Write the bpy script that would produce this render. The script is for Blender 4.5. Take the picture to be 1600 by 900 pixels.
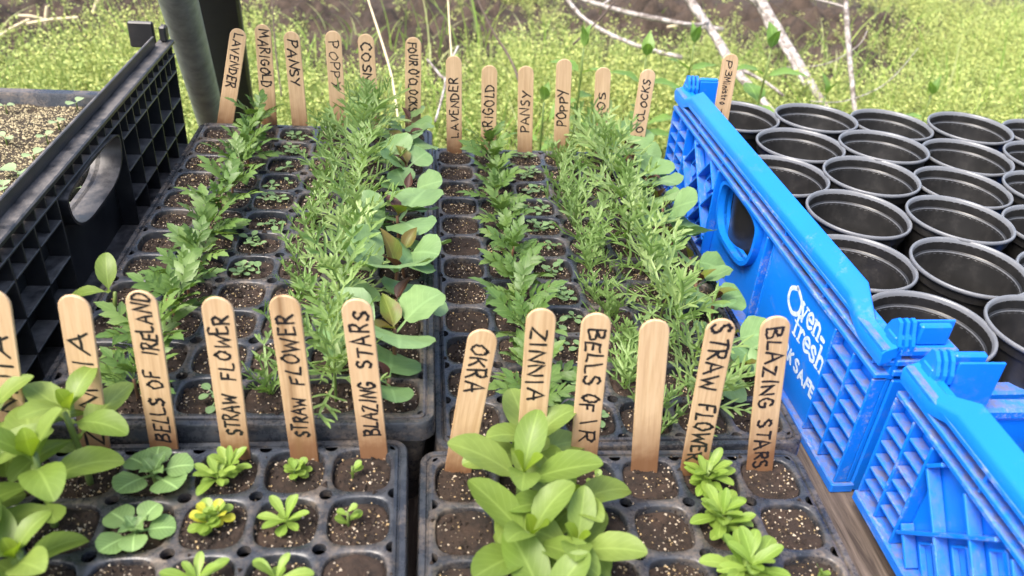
import bpy, math, random
import numpy as np
from mathutils import Vector, Matrix, Euler, noise as mnoise

random.seed(7); rng = np.random.default_rng(7)
scene = bpy.context.scene
for o in list(bpy.data.objects): bpy.data.objects.remove(o)
COL = scene.collection
R = math.radians

# ------------------------------------------------------------------ camera
CAM_H, PITCH, ROLL, YAW, FPX = 0.4023, R(32.4426), R(4.506), -0.128, 1296.0
def ray(u, v):
    du, dv = u - 800, v - 450
    uu = du*math.cos(ROLL) + dv*math.sin(ROLL); vv = -du*math.sin(ROLL) + dv*math.cos(ROLL)
    x, up = uu/FPX, -vv/FPX
    Y = math.cos(PITCH) + up*math.sin(PITCH); Z = -math.sin(PITCH) + up*math.cos(PITCH)
    c, s = math.cos(YAW), math.sin(YAW)
    return Vector((c*x - s*Y, s*x + c*Y, Z))
EYE = Vector((0, 0, CAM_H))
def at_z(u, v, z): r = ray(u, v); return EYE + r*((z - CAM_H)/r.z)
def at_y(u, v, y): r = ray(u, v); return EYE + r*(y/r.y)
cam_d = bpy.data.cameras.new('camera'); cam = bpy.data.objects.new('camera', cam_d); COL.objects.link(cam)
right = (ray(801, 450) - ray(800, 450)).normalized(); back = -ray(800, 450).normalized(); upv = back.cross(right)
cam.matrix_world = Matrix(((right.x, upv.x, back.x, 0), (right.y, upv.y, back.y, 0), (right.z, upv.z, back.z, CAM_H), (0, 0, 0, 1)))
cam_d.sensor_width = 36; cam_d.lens = FPX/1600*36; cam_d.clip_start = .01; cam_d.clip_end = 500
cam_d.dof.use_dof = True; cam_d.dof.focus_distance = .74; cam_d.dof.aperture_fstop = 8.5
scene.camera = cam

# ------------------------------------------------------------------ world, sun, exposure
SUN_EL, SUN_AZ = R(60), R(235)          # azimuth clockwise from +y (away from the camera)
w = bpy.data.worlds.new('World'); scene.world = w; w.use_nodes = True
nt = w.node_tree; bg = nt.nodes['Background']; sky = nt.nodes.new('ShaderNodeTexSky')
sky.sky_type = 'NISHITA'; sky.sun_disc = False; sky.sun_elevation = SUN_EL; sky.sun_rotation = SUN_AZ
sky.air_density = 1.0; sky.dust_density = 5.0; sky.ozone_density = 1.0
nt.links.new(sky.outputs[0], bg.inputs[0]); bg.inputs[1].default_value = .15
sd = bpy.data.lights.new('sun', 'SUN'); sd.energy = 1.5; sd.angle = R(25); sd.color = (1, .965, .90)
so = bpy.data.objects.new('sun', sd); COL.objects.link(so)
sv = Vector((math.sin(SUN_AZ)*math.cos(SUN_EL), math.cos(SUN_AZ)*math.cos(SUN_EL), math.sin(SUN_EL)))
so.rotation_euler = sv.to_track_quat('Z', 'Y').to_euler(); so.location = sv*5
vs = scene.view_settings; vs.view_transform = 'Standard'; vs.look = 'None'; vs.gamma = 1; vs.use_curve_mapping = False
vs.exposure = 1.56

# ------------------------------------------------------------------ helpers
class MB:
    def __init__(s): s.v = []; s.f = []; s.uv = None
    def add(s, vs, fs):
        b = len(s.v); s.v += [tuple(p) for p in vs]; s.f += [tuple(i + b for i in f) for f in fs]
    def box(s, lo, hi, c=.0008, M=None):
        lo = Vector(lo); hi = Vector(hi); ce = (lo + hi)/2; h = (hi - lo)/2
        c = min(c, h.x*.45, h.y*.45, h.z*.45)
        vs = []; idx = {}
        for sx in (-1, 1):
            for sy in (-1, 1):
                for sz in (-1, 1):
                    for ax in range(3):
                        p = Vector((sx*(h.x - c), sy*(h.y - c), sz*(h.z - c))); p[ax] = (sx, sy, sz)[ax]*h[ax]
                        idx[(sx, sy, sz, ax)] = len(vs); vs.append(p + ce)
        fs = []
        for ax in range(3):
            a, b = [i for i in range(3) if i != ax]
            for sg in (-1, 1):
                q = []
                for (p, r) in ((-1, -1), (1, -1), (1, 1), (-1, 1)):
                    k = [0, 0, 0]; k[ax] = sg; k[a] = p; k[b] = r; q.append(idx[(*k, ax)])
                flip = (sg < 0) != (ax == 1)
                fs.append(q[::-1] if flip else q)
        for ax in range(3):                       # edges along ax
            a, b = [i for i in range(3) if i != ax]
            for p in (-1, 1):
                for r in (-1, 1):
                    k0 = [0]*3; k0[ax] = -1; k0[a] = p; k0[b] = r; k1 = k0[:]; k1[ax] = 1
                    q = [idx[(*k0, a)], idx[(*k1, a)], idx[(*k1, b)], idx[(*k0, b)]]
                    n = (vs[q[1]] - vs[q[0]]).cross(vs[q[2]] - vs[q[1]]); d = Vector((0, 0, 0)); d[a] = p; d[b] = r
                    fs.append(q if n.dot(d) > 0 else q[::-1])
        for sx in (-1, 1):
            for sy in (-1, 1):
                for sz in (-1, 1):
                    q = [idx[(sx, sy, sz, i)] for i in range(3)]
                    fs.append(q if sx*sy*sz > 0 else q[::-1])
        if M: vs = [M @ p for p in vs]
        s.add(vs, fs); return s
    def tube(s, pts, rad, n=8, cap=True):
        pts = [Vector(p) for p in pts]; rings = []; up = Vector((.13, .31, .94)).normalized()
        for i, p in enumerate(pts):
            t = (pts[min(i + 1, len(pts) - 1)] - pts[max(i - 1, 0)]).normalized()
            a = t.cross(up)
            if a.length < 1e-4: a = t.cross(Vector((1, 0, 0)))
            a.normalize(); b = t.cross(a); r = rad[i] if hasattr(rad, '__len__') else rad
            rings.append([p + (a*math.cos(2*math.pi*k/n) + b*math.sin(2*math.pi*k/n))*r for k in range(n)])
        fs = []
        for i in range(len(pts) - 1):
            for k in range(n):
                fs.append((i*n + k, i*n + (k + 1) % n, (i + 1)*n + (k + 1) % n, (i + 1)*n + k))
        if cap: fs += [tuple(range(n))[::-1], tuple(range((len(pts) - 1)*n, len(pts)*n))]
        s.add([p for r_ in rings for p in r_], fs); return s
    def lathe(s, prof, n=40):
        vs = []; m = len(prof)
        for k in range(n):
            a = 2*math.pi*k/n
            vs += [(r*math.cos(a), r*math.sin(a), z) for r, z in prof]
        fs = [(k*m + i, ((k + 1) % n)*m + i, ((k + 1) % n)*m + i + 1, k*m + i + 1) for k in range(n) for i in range(m - 1)]
        s.add(vs, fs); return s
    def mesh(s, name, mat, smooth=False, uv=None):
        me = bpy.data.meshes.new(name); me.from_pydata(s.v, [], s.f)
        for m in (mat if isinstance(mat, (list, tuple)) else [mat]): me.materials.append(m)
        if uv is not None:
            l = me.uv_layers.new(name='UVMap'); vi = np.empty(len(me.loops), dtype=np.int32); me.loops.foreach_get('vertex_index', vi)
            l.data.foreach_set('uv', np.asarray(uv, dtype=np.float32)[vi].ravel())
        if smooth: me.polygons.foreach_set('use_smooth', [True]*len(me.polygons))
        me.update(); return me
    def build(s, name, mat, parent=None, smooth=False, M=None, uv=None):
        return obj(name, s.mesh(name, mat, smooth, uv), parent, M)
def obj(name, me, parent=None, M=None):
    o = bpy.data.objects.new(name, me); COL.objects.link(o)
    if parent: o.parent = parent
    if M is not None: o.matrix_local = M
    return o
def tag(o, label=None, cat=None, group=None, kind=None):
    if label: o['label'] = label
    if cat: o['category'] = cat
    if group: o['group'] = group
    if kind: o['kind'] = kind
    return o
def empty(name, label, cat, group=None, loc=(0, 0, 0), rz=0, M=None):
    o = bpy.data.objects.new(name, None); COL.objects.link(o); o.empty_display_size = .01
    if M is not None: o.matrix_local = M
    else: o.location = loc; o.rotation_euler = (0, 0, rz)
    return tag(o, label, cat, group)
def smooth_by_angle(o, deg=35):
    me = o.data; me.polygons.foreach_set('use_smooth', [True]*len(me.polygons))
    try: me.set_sharp_from_angle(angle=R(deg))
    except Exception: pass
ORD = ['zeroth', 'first', 'second', 'third', 'fourth', 'fifth', 'sixth', 'seventh', 'eighth', 'ninth', 'tenth', 'eleventh', 'twelfth']

# ------------------------------------------------------------------ materials
class NT:
    def __init__(s, name):
        s.m = bpy.data.materials.new(name); s.m.use_nodes = True; s.t = s.m.node_tree; s.b = s.t.nodes['Principled BSDF']; s.out = s.t.nodes['Material Output']
    def n(s, typ, **kw):
        nd = s.t.nodes.new('ShaderNode' + typ)
        for k, v in kw.items():
            if k[0] == '_': setattr(nd, k[1:], v)
            else: nd.inputs[k.replace('__', ' ')].default_value = v
        return nd
    def l(s, a, b): s.t.links.new(a, b)
    def noise(s, scale, detail=4, rough=.55, vec=None, dist=0):
        nd = s.n('TexNoise'); nd.inputs['Scale'].default_value = scale; nd.inputs['Detail'].default_value = detail; nd.inputs['Roughness'].default_value = rough; nd.inputs['Distortion'].default_value = dist
        if vec is not None: s.l(vec, nd.inputs['Vector'])
        return nd.outputs['Fac']
    def ramp(s, fac, stops):
        nd = s.n('ValToRGB'); e = nd.color_ramp.elements
        while len(e) < len(stops): e.new(.5)
        for i, (p, c) in enumerate(stops):
            e[i].position = p; e[i].color = (*(c if hasattr(c, '__len__') else (c, c, c)), 1)
        s.l(fac, nd.inputs[0]); return nd.outputs[0]
    def mix(s, fac, a, b, mode='MIX'):
        nd = s.n('Mix', _data_type='RGBA', _blend_type=mode)
        for sock, v in ((nd.inputs[0], fac), (nd.inputs[6], a), (nd.inputs[7], b)):
            if isinstance(v, bpy.types.NodeSocket): s.l(v, sock)
            else: sock.default_value = v if not hasattr(v, '__len__') else (*v, 1)[:4]
        return nd.outputs[2]
    def math(s, op, a, b=0.0):
        nd = s.n('Math', _operation=op)
        for i, v in enumerate((a, b)):
            if isinstance(v, bpy.types.NodeSocket): s.l(v, nd.inputs[i])
            else: nd.inputs[i].default_value = v
        return nd.outputs[0]
    def bump(s, h, strength=.3, dist=.001):
        nd = s.n('Bump'); nd.inputs['Strength'].default_value = strength; nd.inputs['Distance'].default_value = dist
        s.l(h, nd.inputs['Height']); s.l(nd.outputs[0], s.b.inputs['Normal']); return nd.outputs[0]
    def obc(s): return s.n('TexCoord').outputs['Object']
    def set(s, **kw):
        for k, v in kw.items():
            k = k.replace('__', ' ')
            if isinstance(v, bpy.types.NodeSocket): s.l(v, s.b.inputs[k])
            else: s.b.inputs[k].default_value = (*v, 1) if hasattr(v, '__len__') else v
        return s.m

def plastic(name, base, dust, dust_amt, rough, nscale=60):
    m = NT(name); oc = m.obc()
    a = m.ramp(m.noise(nscale, 6, .65, oc), [(.45, 0), (.72, 1)]); b = m.ramp(m.noise(420, 3, .6, oc), [(.4, .3), (.7, 1)])
    f = m.math('MULTIPLY', m.math('MULTIPLY', a, b), dust_amt)
    m.set(Base__Color=m.mix(f, base, dust), Roughness=m.math('ADD', m.math('MULTIPLY', f, .5), rough))
    m.bump(m.noise(900, 2, .5, oc), .12, .0004); return m.m
def tray_plastic():
    m = NT('tray_plastic'); oc = m.n('NewGeometry').outputs['Position']
    a = m.ramp(m.noise(22, 6, .7, oc), [(.46, 0), (.70, 1)]); b = m.ramp(m.noise(380, 4, .7, oc), [(.38, .15), (.66, 1)])
    f = m.math('MULTIPLY', m.math('MULTIPLY', a, b), .85)
    g_ = m.ramp(m.noise(75, 5, .7, oc), [(.42, 0), (.66, 1)])
    base = m.mix(m.math('MULTIPLY', g_, .6), (.019, .022, .028), (.056, .061, .070))
    m.set(Base__Color=m.mix(f, base, (.26, .20, .145)), Roughness=m.math('ADD', m.math('MULTIPLY', m.math('MAXIMUM', f, m.math('MULTIPLY', g_, .35)), .5), .22))
    m.bump(m.math('ADD', m.noise(700, 3, .6, oc), m.math('MULTIPLY', m.noise(120, 4, .6, oc), 1.5)), .22, .0007); return m.m
M_TRAY = tray_plastic()
M_POT = plastic('pot_plastic', (.015, .0145, .014), (.06, .054, .048), .4, .36)
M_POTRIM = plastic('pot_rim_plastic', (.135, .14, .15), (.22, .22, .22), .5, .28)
def settled(m, oc, amt, sc=60):
    g = m.n('NewGeometry'); sp = m.n('SeparateXYZ'); m.l(g.outputs['Normal'], sp.inputs[0])
    up = m.ramp(sp.outputs[2], [(.55, 0), (.85, 1)]); nz = m.ramp(m.noise(sc, 5, .7, oc), [(.34, 0), (.62, 1)])
    return m.math('MULTIPLY', m.math('MULTIPLY', up, nz), amt)
def blue_plastic():
    m = NT('blue_crate_plastic'); oc = m.obc()
    a = m.ramp(m.noise(34, 7, .7, oc), [(.54, 0), (.68, 1)]); b = m.ramp(m.noise(300, 4, .7, oc), [(.42, 0), (.62, 1)])
    f = m.math('MULTIPLY', m.math('MULTIPLY', a, b), .30)
    tint = m.mix(m.noise(9, 3, .5, oc), (.003, .14, .64), (.005, .19, .78))
    m.set(Base__Color=m.mix(f, tint, (.27, .26, .27)), Roughness=m.math('ADD', m.math('MULTIPLY', f, .4), .32))
    m.bump(m.noise(700, 3, .5, oc), .1, .0005); return m.m
M_BLUE = blue_plastic()
def black_plastic():
    m = NT('black_crate_plastic'); oc = m.n('NewGeometry').outputs['Position']
    a = m.ramp(m.noise(30, 6, .65, oc), [(.45, 0), (.72, 1)]); f = m.math('MULTIPLY', a, .35); ds = settled(m, oc, .8, 70)
    m.set(Base__Color=m.mix(ds, m.mix(f, (.014, .0142, .016), (.07, .064, .06)), (.16, .145, .135)), Roughness=m.math('ADD', m.math('MULTIPLY', ds, .35), .36))
    m.bump(m.noise(600, 3, .6, oc), .2, .0006); return m.m
M_BLACK = black_plastic()
def blue_scuffed():
    m = NT('blue_ridge_scuffed'); oc = m.obc()
    mp = m.n('Mapping'); mp.inputs['Scale'].default_value = (1, .35, 1); m.l(oc, mp.inputs[0])
    a = m.ramp(m.noise(45, 6, .75, mp.outputs[0]), [(.50, 0), (.66, 1)]); b = m.ramp(m.noise(520, 4, .8, mp.outputs[0]), [(.45, 0), (.62, 1)])
    f = m.math('MULTIPLY', m.math('MULTIPLY', a, b), .85)
    ds = settled(m, m.n('NewGeometry').outputs['Position'], .78, 110)
    m.set(Base__Color=m.mix(ds, m.mix(f, (.004, .16, .70), (.42, .40, .40)), (.17, .15, .15)), Roughness=m.math('ADD', m.math('MULTIPLY', f, .35), .34))
    m.bump(m.noise(500, 4, .6, oc), .25, .0006); return m.m
M_BLUES = blue_scuffed()
def white_print():
    m = NT('white_print'); f = m.ramp(m.noise(260, 4, .7, m.obc()), [(.35, .55), (.6, 1)])
    return m.set(Base__Color=m.mix(f, (.12, .27, .65), (.62, .70, .78)), Roughness=.5)
M_PRINT = white_print()
def soil_mat(name, c0, c1, sc=1):
    m = NT(name); oc = m.n('NewGeometry').outputs['Position']
    n1 = m.noise(190*sc, 6, .7, oc); n2 = m.noise(38*sc, 4, .6, oc)
    col = m.mix(m.ramp(n1, [(.35, 0), (.68, 1)]), c0, c1); col = m.mix(m.ramp(n2, [(.4, 0), (.7, .5)]), col, tuple(x*1.9 for x in c1))
    h = m.math('ADD', m.noise(420*sc, 5, .75, oc), m.math('MULTIPLY', m.noise(120*sc, 3, .6, oc), 1.2)); m.bump(h, .9, .0022/sc)
    return m.set(Base__Color=col, Roughness=.95)
M_SOIL = soil_mat('potting_soil', (.008, .005, .0033), (.036, .0205, .0125))
M_SOIL_TAN = soil_mat('vermiculite_soil', (.010, .0075, .005), (.06, .043, .025), 1.0)
M_EARTH = soil_mat('garden_earth', (.020, .0135, .009), (.068, .046, .032), .22)
def plain(name, c, r=.6, var=.25):
    m = NT(name); f = m.noise(700, 2, .6, m.n('NewGeometry').outputs['Position'])
    return m.set(Base__Color=m.mix(f, tuple(x*(1 - var) for x in c), tuple(min(1, x*(1 + var)) for x in c)), Roughness=r)
M_PERL = plain('perlite', (.52, .43, .32), .8, .45); M_VERM = plain('vermiculite_flakes', (.50, .36, .18), .6, .5)
M_VERM2 = plain('pale_vermiculite', (.40, .335, .20), .7, .5)
M_CRUMB = plain('soil_crumbs', (.021, .0125, .008), .95, .6)
M_INK = plain('black_marker_ink', (.012, .010, .012), .45, .2)
def wood_stick(streak=False):
    m = NT('craft_stick_wood'); oc = m.obc(); oi = m.n('ObjectInfo').outputs['Random']
    mp = m.n('Mapping'); mp.inputs['Scale'].default_value = (1, 1, .045); m.l(oc, mp.inputs[0])
    ofs = m.n('CombineXYZ'); m.l(m.math('MULTIPLY', oi, 7.0), ofs.inputs[0]); m.l(m.math('MULTIPLY', oi, 3.0), ofs.inputs[2]); m.l(ofs.outputs[0], mp.inputs['Location'])
    g = m.noise(620, 5, .65, mp.outputs[0], .4); g2 = m.noise(130, 3, .6, mp.outputs[0], 1.2)
    col = m.mix(m.ramp(g, [(.38, 0), (.62, 1)]), (.47, .305, .155), (.60, .42, .24))
    col = m.mix(m.ramp(g2, [(.45, 0), (.75, .45)]), col, (.37, .225, .11))
    col = m.mix(oi, col, m.mix(.4, col, (.60, .41, .24)))
    sep = m.n('SeparateXYZ'); m.l(oc, sep.inputs[0])
    d = m.math('ADD', sep.outputs[2], m.math('MULTIPLY', m.noise(90, 4, .6, oc), .026))
    wet = m.ramp(d, [(.047, 1), (.060, .55), (.088, .0)])       # damp end that sits in wet soil
    col = m.mix(m.math('MULTIPLY', wet, .85), col, (.15, .055, .018))
    if streak:
        xx = m.math('ADD', sep.outputs[0], m.math('MULTIPLY', m.noise(30, 3, .6, oc), .006)); st = m.ramp(m.math('ABSOLUTE', m.math('ADD', xx, -.0005)), [(.0004, 1), (.0019, 0)])
        col = m.mix(m.math('MULTIPLY', st, .8), col, (.20, .105, .04))
    m.bump(g, .12, .0004)
    return m.set(Base__Color=col, Roughness=.62)
M_STICK = wood_stick()
def plank_mat():
    m = NT('weathered_plank'); oc = m.obc(); mp = m.n('Mapping'); mp.inputs['Scale'].default_value = (1, .06, 1); m.l(oc, mp.inputs[0])
    g = m.noise(160, 7, .7, mp.outputs[0], .6)
    col = m.mix(m.ramp(g, [(.35, 0), (.65, 1)]), (.035, .024, .018), (.15, .115, .09))
    m.bump(g, .5, .002); return m.set(Base__Color=col, Roughness=.85)
M_PLANK = plank_mat()
def pole_mat():
    m = NT('galvanised_pole'); oc = m.obc(); f = m.noise(40, 6, .65, oc)
    m.bump(m.noise(300, 3, .6, oc), .2, .0006)
    return m.set(Base__Color=m.mix(m.ramp(f, [(.35, 0), (.7, 1)]), (.19, .21, .20), (.36, .385, .365)), Metallic=.35, Roughness=.48)
M_POLE = pole_mat()
M_POST = plastic('black_post_plastic', (.012, .011, .012), (.05, .045, .04), .4, .5)
def bark():
    m = NT('bleached_bark'); oc = m.obc(); f = m.noise(60, 6, .7, oc)
    m.bump(f, .5, .002)
    return m.set(Base__Color=m.mix(m.ramp(f, [(.38, 0), (.6, 1)]), (.12, .095, .08), (.44, .40, .37)), Roughness=.8)
M_BARK = bark()
M_TWIG = plain('brown_twig', (.085, .06, .045), .8, .4); M_STRAW = plain('dry_straw', (.62, .52, .33), .7, .25)

def leaf_mat(name, c0, c1, trans=.3, vein=.35, rough=.42, tcol=None, uvs=True, spec=.4, purple=None):
    m = NT(name); oi = m.n('ObjectInfo').outputs['Random']; pos = m.n('NewGeometry').outputs['Position']
    col = m.mix(oi, c0, c1)
    col = m.mix(m.ramp(m.noise(45, 3, .6, pos), [(.35, 0), (.7, .55)]), col, tuple(x*.72 for x in c0))
    if uvs:
        uv = m.n('UVMap'); sp = m.n('SeparateXYZ'); m.l(uv.outputs[0], sp.inputs[0])
        au = m.math('ABSOLUTE', m.math('SUBTRACT', sp.outputs[0], .5))
        mid = m.ramp(au, [(.018, 1), (.05, 0)])
        ph = m.math('SUBTRACT', m.math('MULTIPLY', sp.outputs[1], 7.0), m.math('MULTIPLY', au, 5.0))
        sv_ = m.ramp(m.math('ABSOLUTE', m.math('SUBTRACT', m.math('FRACT', ph), .5)), [(.02, .55), (.08, 0)])
        vf = m.math('MULTIPLY', m.math('MAXIMUM', mid, sv_), vein)
        col = m.mix(vf, col, tuple(min(1, x*1.9 + .04) for x in c1))
        hh = m.math('ADD', m.math('MULTIPLY', vf, -1.0), m.math('MULTIPLY', m.noise(260, 3, .6, pos), .4)); m.bump(hh, .35, .0008)
    if purple:
        col = m.mix(m.ramp(m.noise(60, 2, .5, pos), [(.4, 0), (.6, .6)]), col, purple)
    m.set(Base__Color=col, Roughness=rough); m.b.inputs['Specular IOR Level'].default_value = spec
    tr = m.n('BsdfTranslucent'); m.l(m.mix(1.0, col, tcol or (1.0, 1.05, .45), 'MULTIPLY') if True else col, tr.inputs[0])
    mx = m.n('MixShader'); mx.inputs[0].default_value = trans
    m.l(m.b.outputs[0], mx.inputs[1]); m.l(tr.outputs[0], mx.inputs[2]); m.l(mx.outputs[0], m.out.inputs[0]); return m.m
L_ZIN = leaf_mat('zinnia_leaf', (.165, .255, .042), (.25, .335, .075), .42, .2)
L_ZINY = leaf_mat('zinnia_young_leaf', (.21, .31, .03), (.28, .37, .045), .45, .2)
L_MAR = leaf_mat('marigold_leaf', (.085, .165, .034), (.165, .255, .065), .28, .15)
L_COS = leaf_mat('cosmos_leaf', (.19, .305, .085), (.345, .45, .175), .35, 0, uvs=False)
L_POP = leaf_mat('poppy_leaf', (.18, .30, .085), (.29, .41, .15), .35, 0, uvs=False)
L_PAN = leaf_mat('pansy_leaf', (0.135, 0.225, 0.090), (0.216, 0.324, 0.135), .25, .2)
L_FOUR = leaf_mat('four_oclock_cotyledon', (.145, .265, .09), (.225, .34, .135), .25, .16, .42)
L_PURP = leaf_mat('four_oclock_purple_leaf', (0.068, 0.026, 0.022), (0.112, 0.052, 0.032), .25, .3, .45, (1.2, .8, .5))
L_FOURY = leaf_mat('four_oclock_young_leaf', (0.128, 0.188, 0.022), (0.180, 0.210, 0.034), .35, .3, .45, purple=(.16, .07, .03))
L_BELL = leaf_mat('bells_leaf', (.15, .26, .085), (.22, .34, .115), .25, .5)
L_STRW = leaf_mat('strawflower_leaf', (0.178, 0.289, 0.038), (0.272, 0.383, 0.076), .35, .25)
L_STRY = leaf_mat('strawflower_yellow_leaf', (0.450, 0.450, 0.036), (0.558, 0.540, 0.081), .35, .25)
L_STEM = leaf_mat('green_stem', (0.128, 0.200, 0.048), (0.192, 0.248, 0.064), .15, 0, uvs=False)
L_STEMR = leaf_mat('reddish_stem', (.15, .085, .05), (.20, .10, .055), .15, 0, uvs=False)
L_NET = leaf_mat('broad_weed_leaf', (0.137, 0.252, 0.053), (0.210, 0.347, 0.074), .4, .4)
L_TINY = leaf_mat('sprout_leaf', (.30, .42, .20), (.38, .48, .26), .3, .1)
def weed_mat(name, tint, trans):
    m = NT(name); a = m.n('Attribute', _attribute_name='tint'); col = m.mix(1.0, a.outputs[0], tint, 'MULTIPLY')
    m.set(Base__Color=col, Roughness=.5); m.b.inputs['Specular IOR Level'].default_value = .3
    tr = m.n('BsdfTranslucent'); m.l(col, tr.inputs[0]); mx = m.n('MixShader'); mx.inputs[0].default_value = trans
    m.l(m.b.outputs[0], mx.inputs[1]); m.l(tr.outputs[0], mx.inputs[2]); m.l(mx.outputs[0], m.out.inputs[0]); return m.m
M_WEED = weed_mat('weed_leaves', (1, 1, 1), .35)

# ------------------------------------------------------------------ ground, weeds
GZ = -.35
SOIL_SPOTS = [(110, 20, .26, .22), (215, 20, .18, .14), (620, 60, .16, .20), (560, 75, .10, .12), (655, 40, .14, .25), (700, 15, .2, .2), (985, 25, .22, .15), (1060, 12, .25, .14), (1150, 22, .25, .18), (1260, 20, .22, .16),
              (1300, 95, .14, .12), (1262, 125, .08, .06), (1410, 45, .14, .07), (1010, 62, .1, .06), (450, 10, .25, .15), (1180, 60, .1, .08)]
SPOTS = [(at_z(u, v + 14, GZ + .03), a*1.25, b*1.5) for u, v, a, b in SOIL_SPOTS]
def soil_mask(x, y):
    m = np.zeros_like(x)
    for p, a, b in SPOTS:
        m = np.maximum(m, np.exp(-(((x - p.x)/a)**2 + ((y - p.y)/b)**2)*.8))
    return m
def fbm(x, y, s, seed=0):
    out = np.zeros(len(x))
    for i in range(len(x)): out[i] = mnoise.fractal(Vector((x[i]*s + seed, y[i]*s, seed*1.7)), .8, 2.1, 4)
    return out
def ground():
    xs = np.concatenate([[-60, -20, -8, -4], np.arange(-2.6, 4.8, .018), [6, 10, 24, 60]]); ys = np.concatenate([[-40, -10, -3, 0, .6], np.arange(1.0, 4.9, .018), [5.5, 8, 20, 60]])
    X, Y = np.meshgrid(xs, ys); x = X.ravel(); y = Y.ravel()
    m = soil_mask(x, y); n1 = fbm(x, y, 3.0); n2 = fbm(x, y, 9.0, 5); n3 = fbm(x, y, 26.0, 9)
    near = np.clip(np.minimum((x + 3.2)/.6, (4.9 - x)/.6), 0, 1)*np.clip((5.2 - y)/.6, 0, 1)*np.clip((y - .5)/.5, 0, 1)
    z = GZ + near*(.02*n1 + np.clip(m*1.3, 0, 1)*(.05*np.abs(n1) + .085*np.abs(n2) + .030*np.abs(n3) - .01))
    nx = len(xs); f = [(j*nx + i, j*nx + i + 1, (j + 1)*nx + i + 1, (j + 1)*nx + i) for j in range(len(ys) - 1) for i in range(nx - 1)]
    mb = MB(); mb.v = list(zip(x.tolist(), y.tolist(), z.tolist())); mb.f = f
    tag(mb.build('ground', M_EARTH, None, True), 'brown tilled garden soil behind the trays', None, None, 'structure')
ground()

def scatter_mesh(name, P4, tint, mat, label, cat):          # P4: (n,4,3) quads, tint: (n,3)
    n = len(P4); me = bpy.data.meshes.new(name)
    me.vertices.add(n*4); me.vertices.foreach_set('co', P4.reshape(-1).astype(np.float32))
    me.loops.add(n*4); me.loops.foreach_set('vertex_index', np.arange(n*4, dtype=np.int32))
    me.polygons.add(n); me.polygons.foreach_set('loop_start', np.arange(0, n*4, 4, dtype=np.int32)); me.polygons.foreach_set('loop_total', np.full(n, 4, dtype=np.int32))
    at = me.color_attributes.new('tint', 'FLOAT_COLOR', 'POINT'); c = np.ones((n*4, 4), dtype=np.float32); c[:, :3] = np.repeat(tint, 4, axis=0); at.data.foreach_set('color', c.ravel())
    me.materials.append(mat); me.update(); me.validate()
    return tag(obj(name, me), label, cat, None, 'stuff')
def unit(a): return a/np.linalg.norm(a, axis=-1, keepdims=True)
def weeds():
    N = 40000; x = rng.uniform(-2.3, 4.4, N); y = rng.uniform(1.42, 3.3, N)
    keep = (x > -.34*y - .55) & (x < .72*y + .75)
    m = soil_mask(x, y); cl = np.array([mnoise.noise(Vector((a*2.0, b*2.4, 3.))) for a, b in zip(x, y)])
    far = np.clip((y - 2.35)/.9, 0, 1)
    dens = np.clip(1.0 - 2.6*m + 1.1*cl - .55*far, .02, 1); keep &= rng.uniform(0, 1, N) < dens
    x, y, cl, far, m = x[keep], y[keep], cl[keep], far[keep], m[keep]; n = len(x); K = 26
    h = (rng.uniform(.05, .17, n)*(1 + .7*cl)*(1 - .35*far)*(1 - .4*m))
    lean = rng.normal(0, .35, (n, 2)); t = rng.uniform(.25, 1.05, (n, K))
    base = np.stack([x, y, np.full(n, GZ + .005)], 1)
    P = base[:, None, :] + np.stack([lean[:, 0:1]*h[:, None]*t**1.5, lean[:, 1:2]*h[:, None]*t**1.5, h[:, None]*t], -1)
    P += rng.normal(0, .008, P.shape); P = P.reshape(-1, 3); q = len(P)
    d = unit(rng.normal(0, 1, (q, 3))*np.array([1, 1, .45]) + np.array([0, 0, .25])); nrm = unit(np.cross(d, rng.normal(0, 1, (q, 3)))); side = np.cross(d, nrm)
    kind = np.repeat(rng.uniform(0, 1, n) + .8*cl, K); L = np.where(kind > .5, rng.uniform(.004, .009, q), rng.uniform(.007, .0135, q))[:, None]; W = L*np.where(kind > .5, rng.uniform(.32, .46, q), rng.uniform(.16, .26, q))[:, None]
    Q = np.stack([P, P + d*L*.55 + side*W, P + d*L, P + d*L*.55 - side*W], 1)
    hue = np.repeat(cl, K)*.5 + .5 + rng.normal(0, .2, q); hue = np.clip(hue, 0, 1)[:, None]; br = rng.uniform(.88, 1.14, q)[:, None]
    tint = (np.array([[.56, .575, .19]])*hue + np.array([[.34, .45, .14]])*(1 - hue))*br
    # stems
    S0 = base; S1 = base + np.stack([lean[:, 0]*h, lean[:, 1]*h, h], 1); wd = np.array([.0009, .0006, 0])
    SQ = np.stack([S0 - wd, S0 + wd, S1 + wd*.6, S1 - wd*.6], 1)
    scatter_mesh('weeds', np.concatenate([Q, SQ]), np.concatenate([tint, np.tile([[.26, .34, .09]], (n, 1))]), M_WEED, 'low yellow-green leafy weeds covering the soil behind the trays', 'weeds')
weeds()
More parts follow.
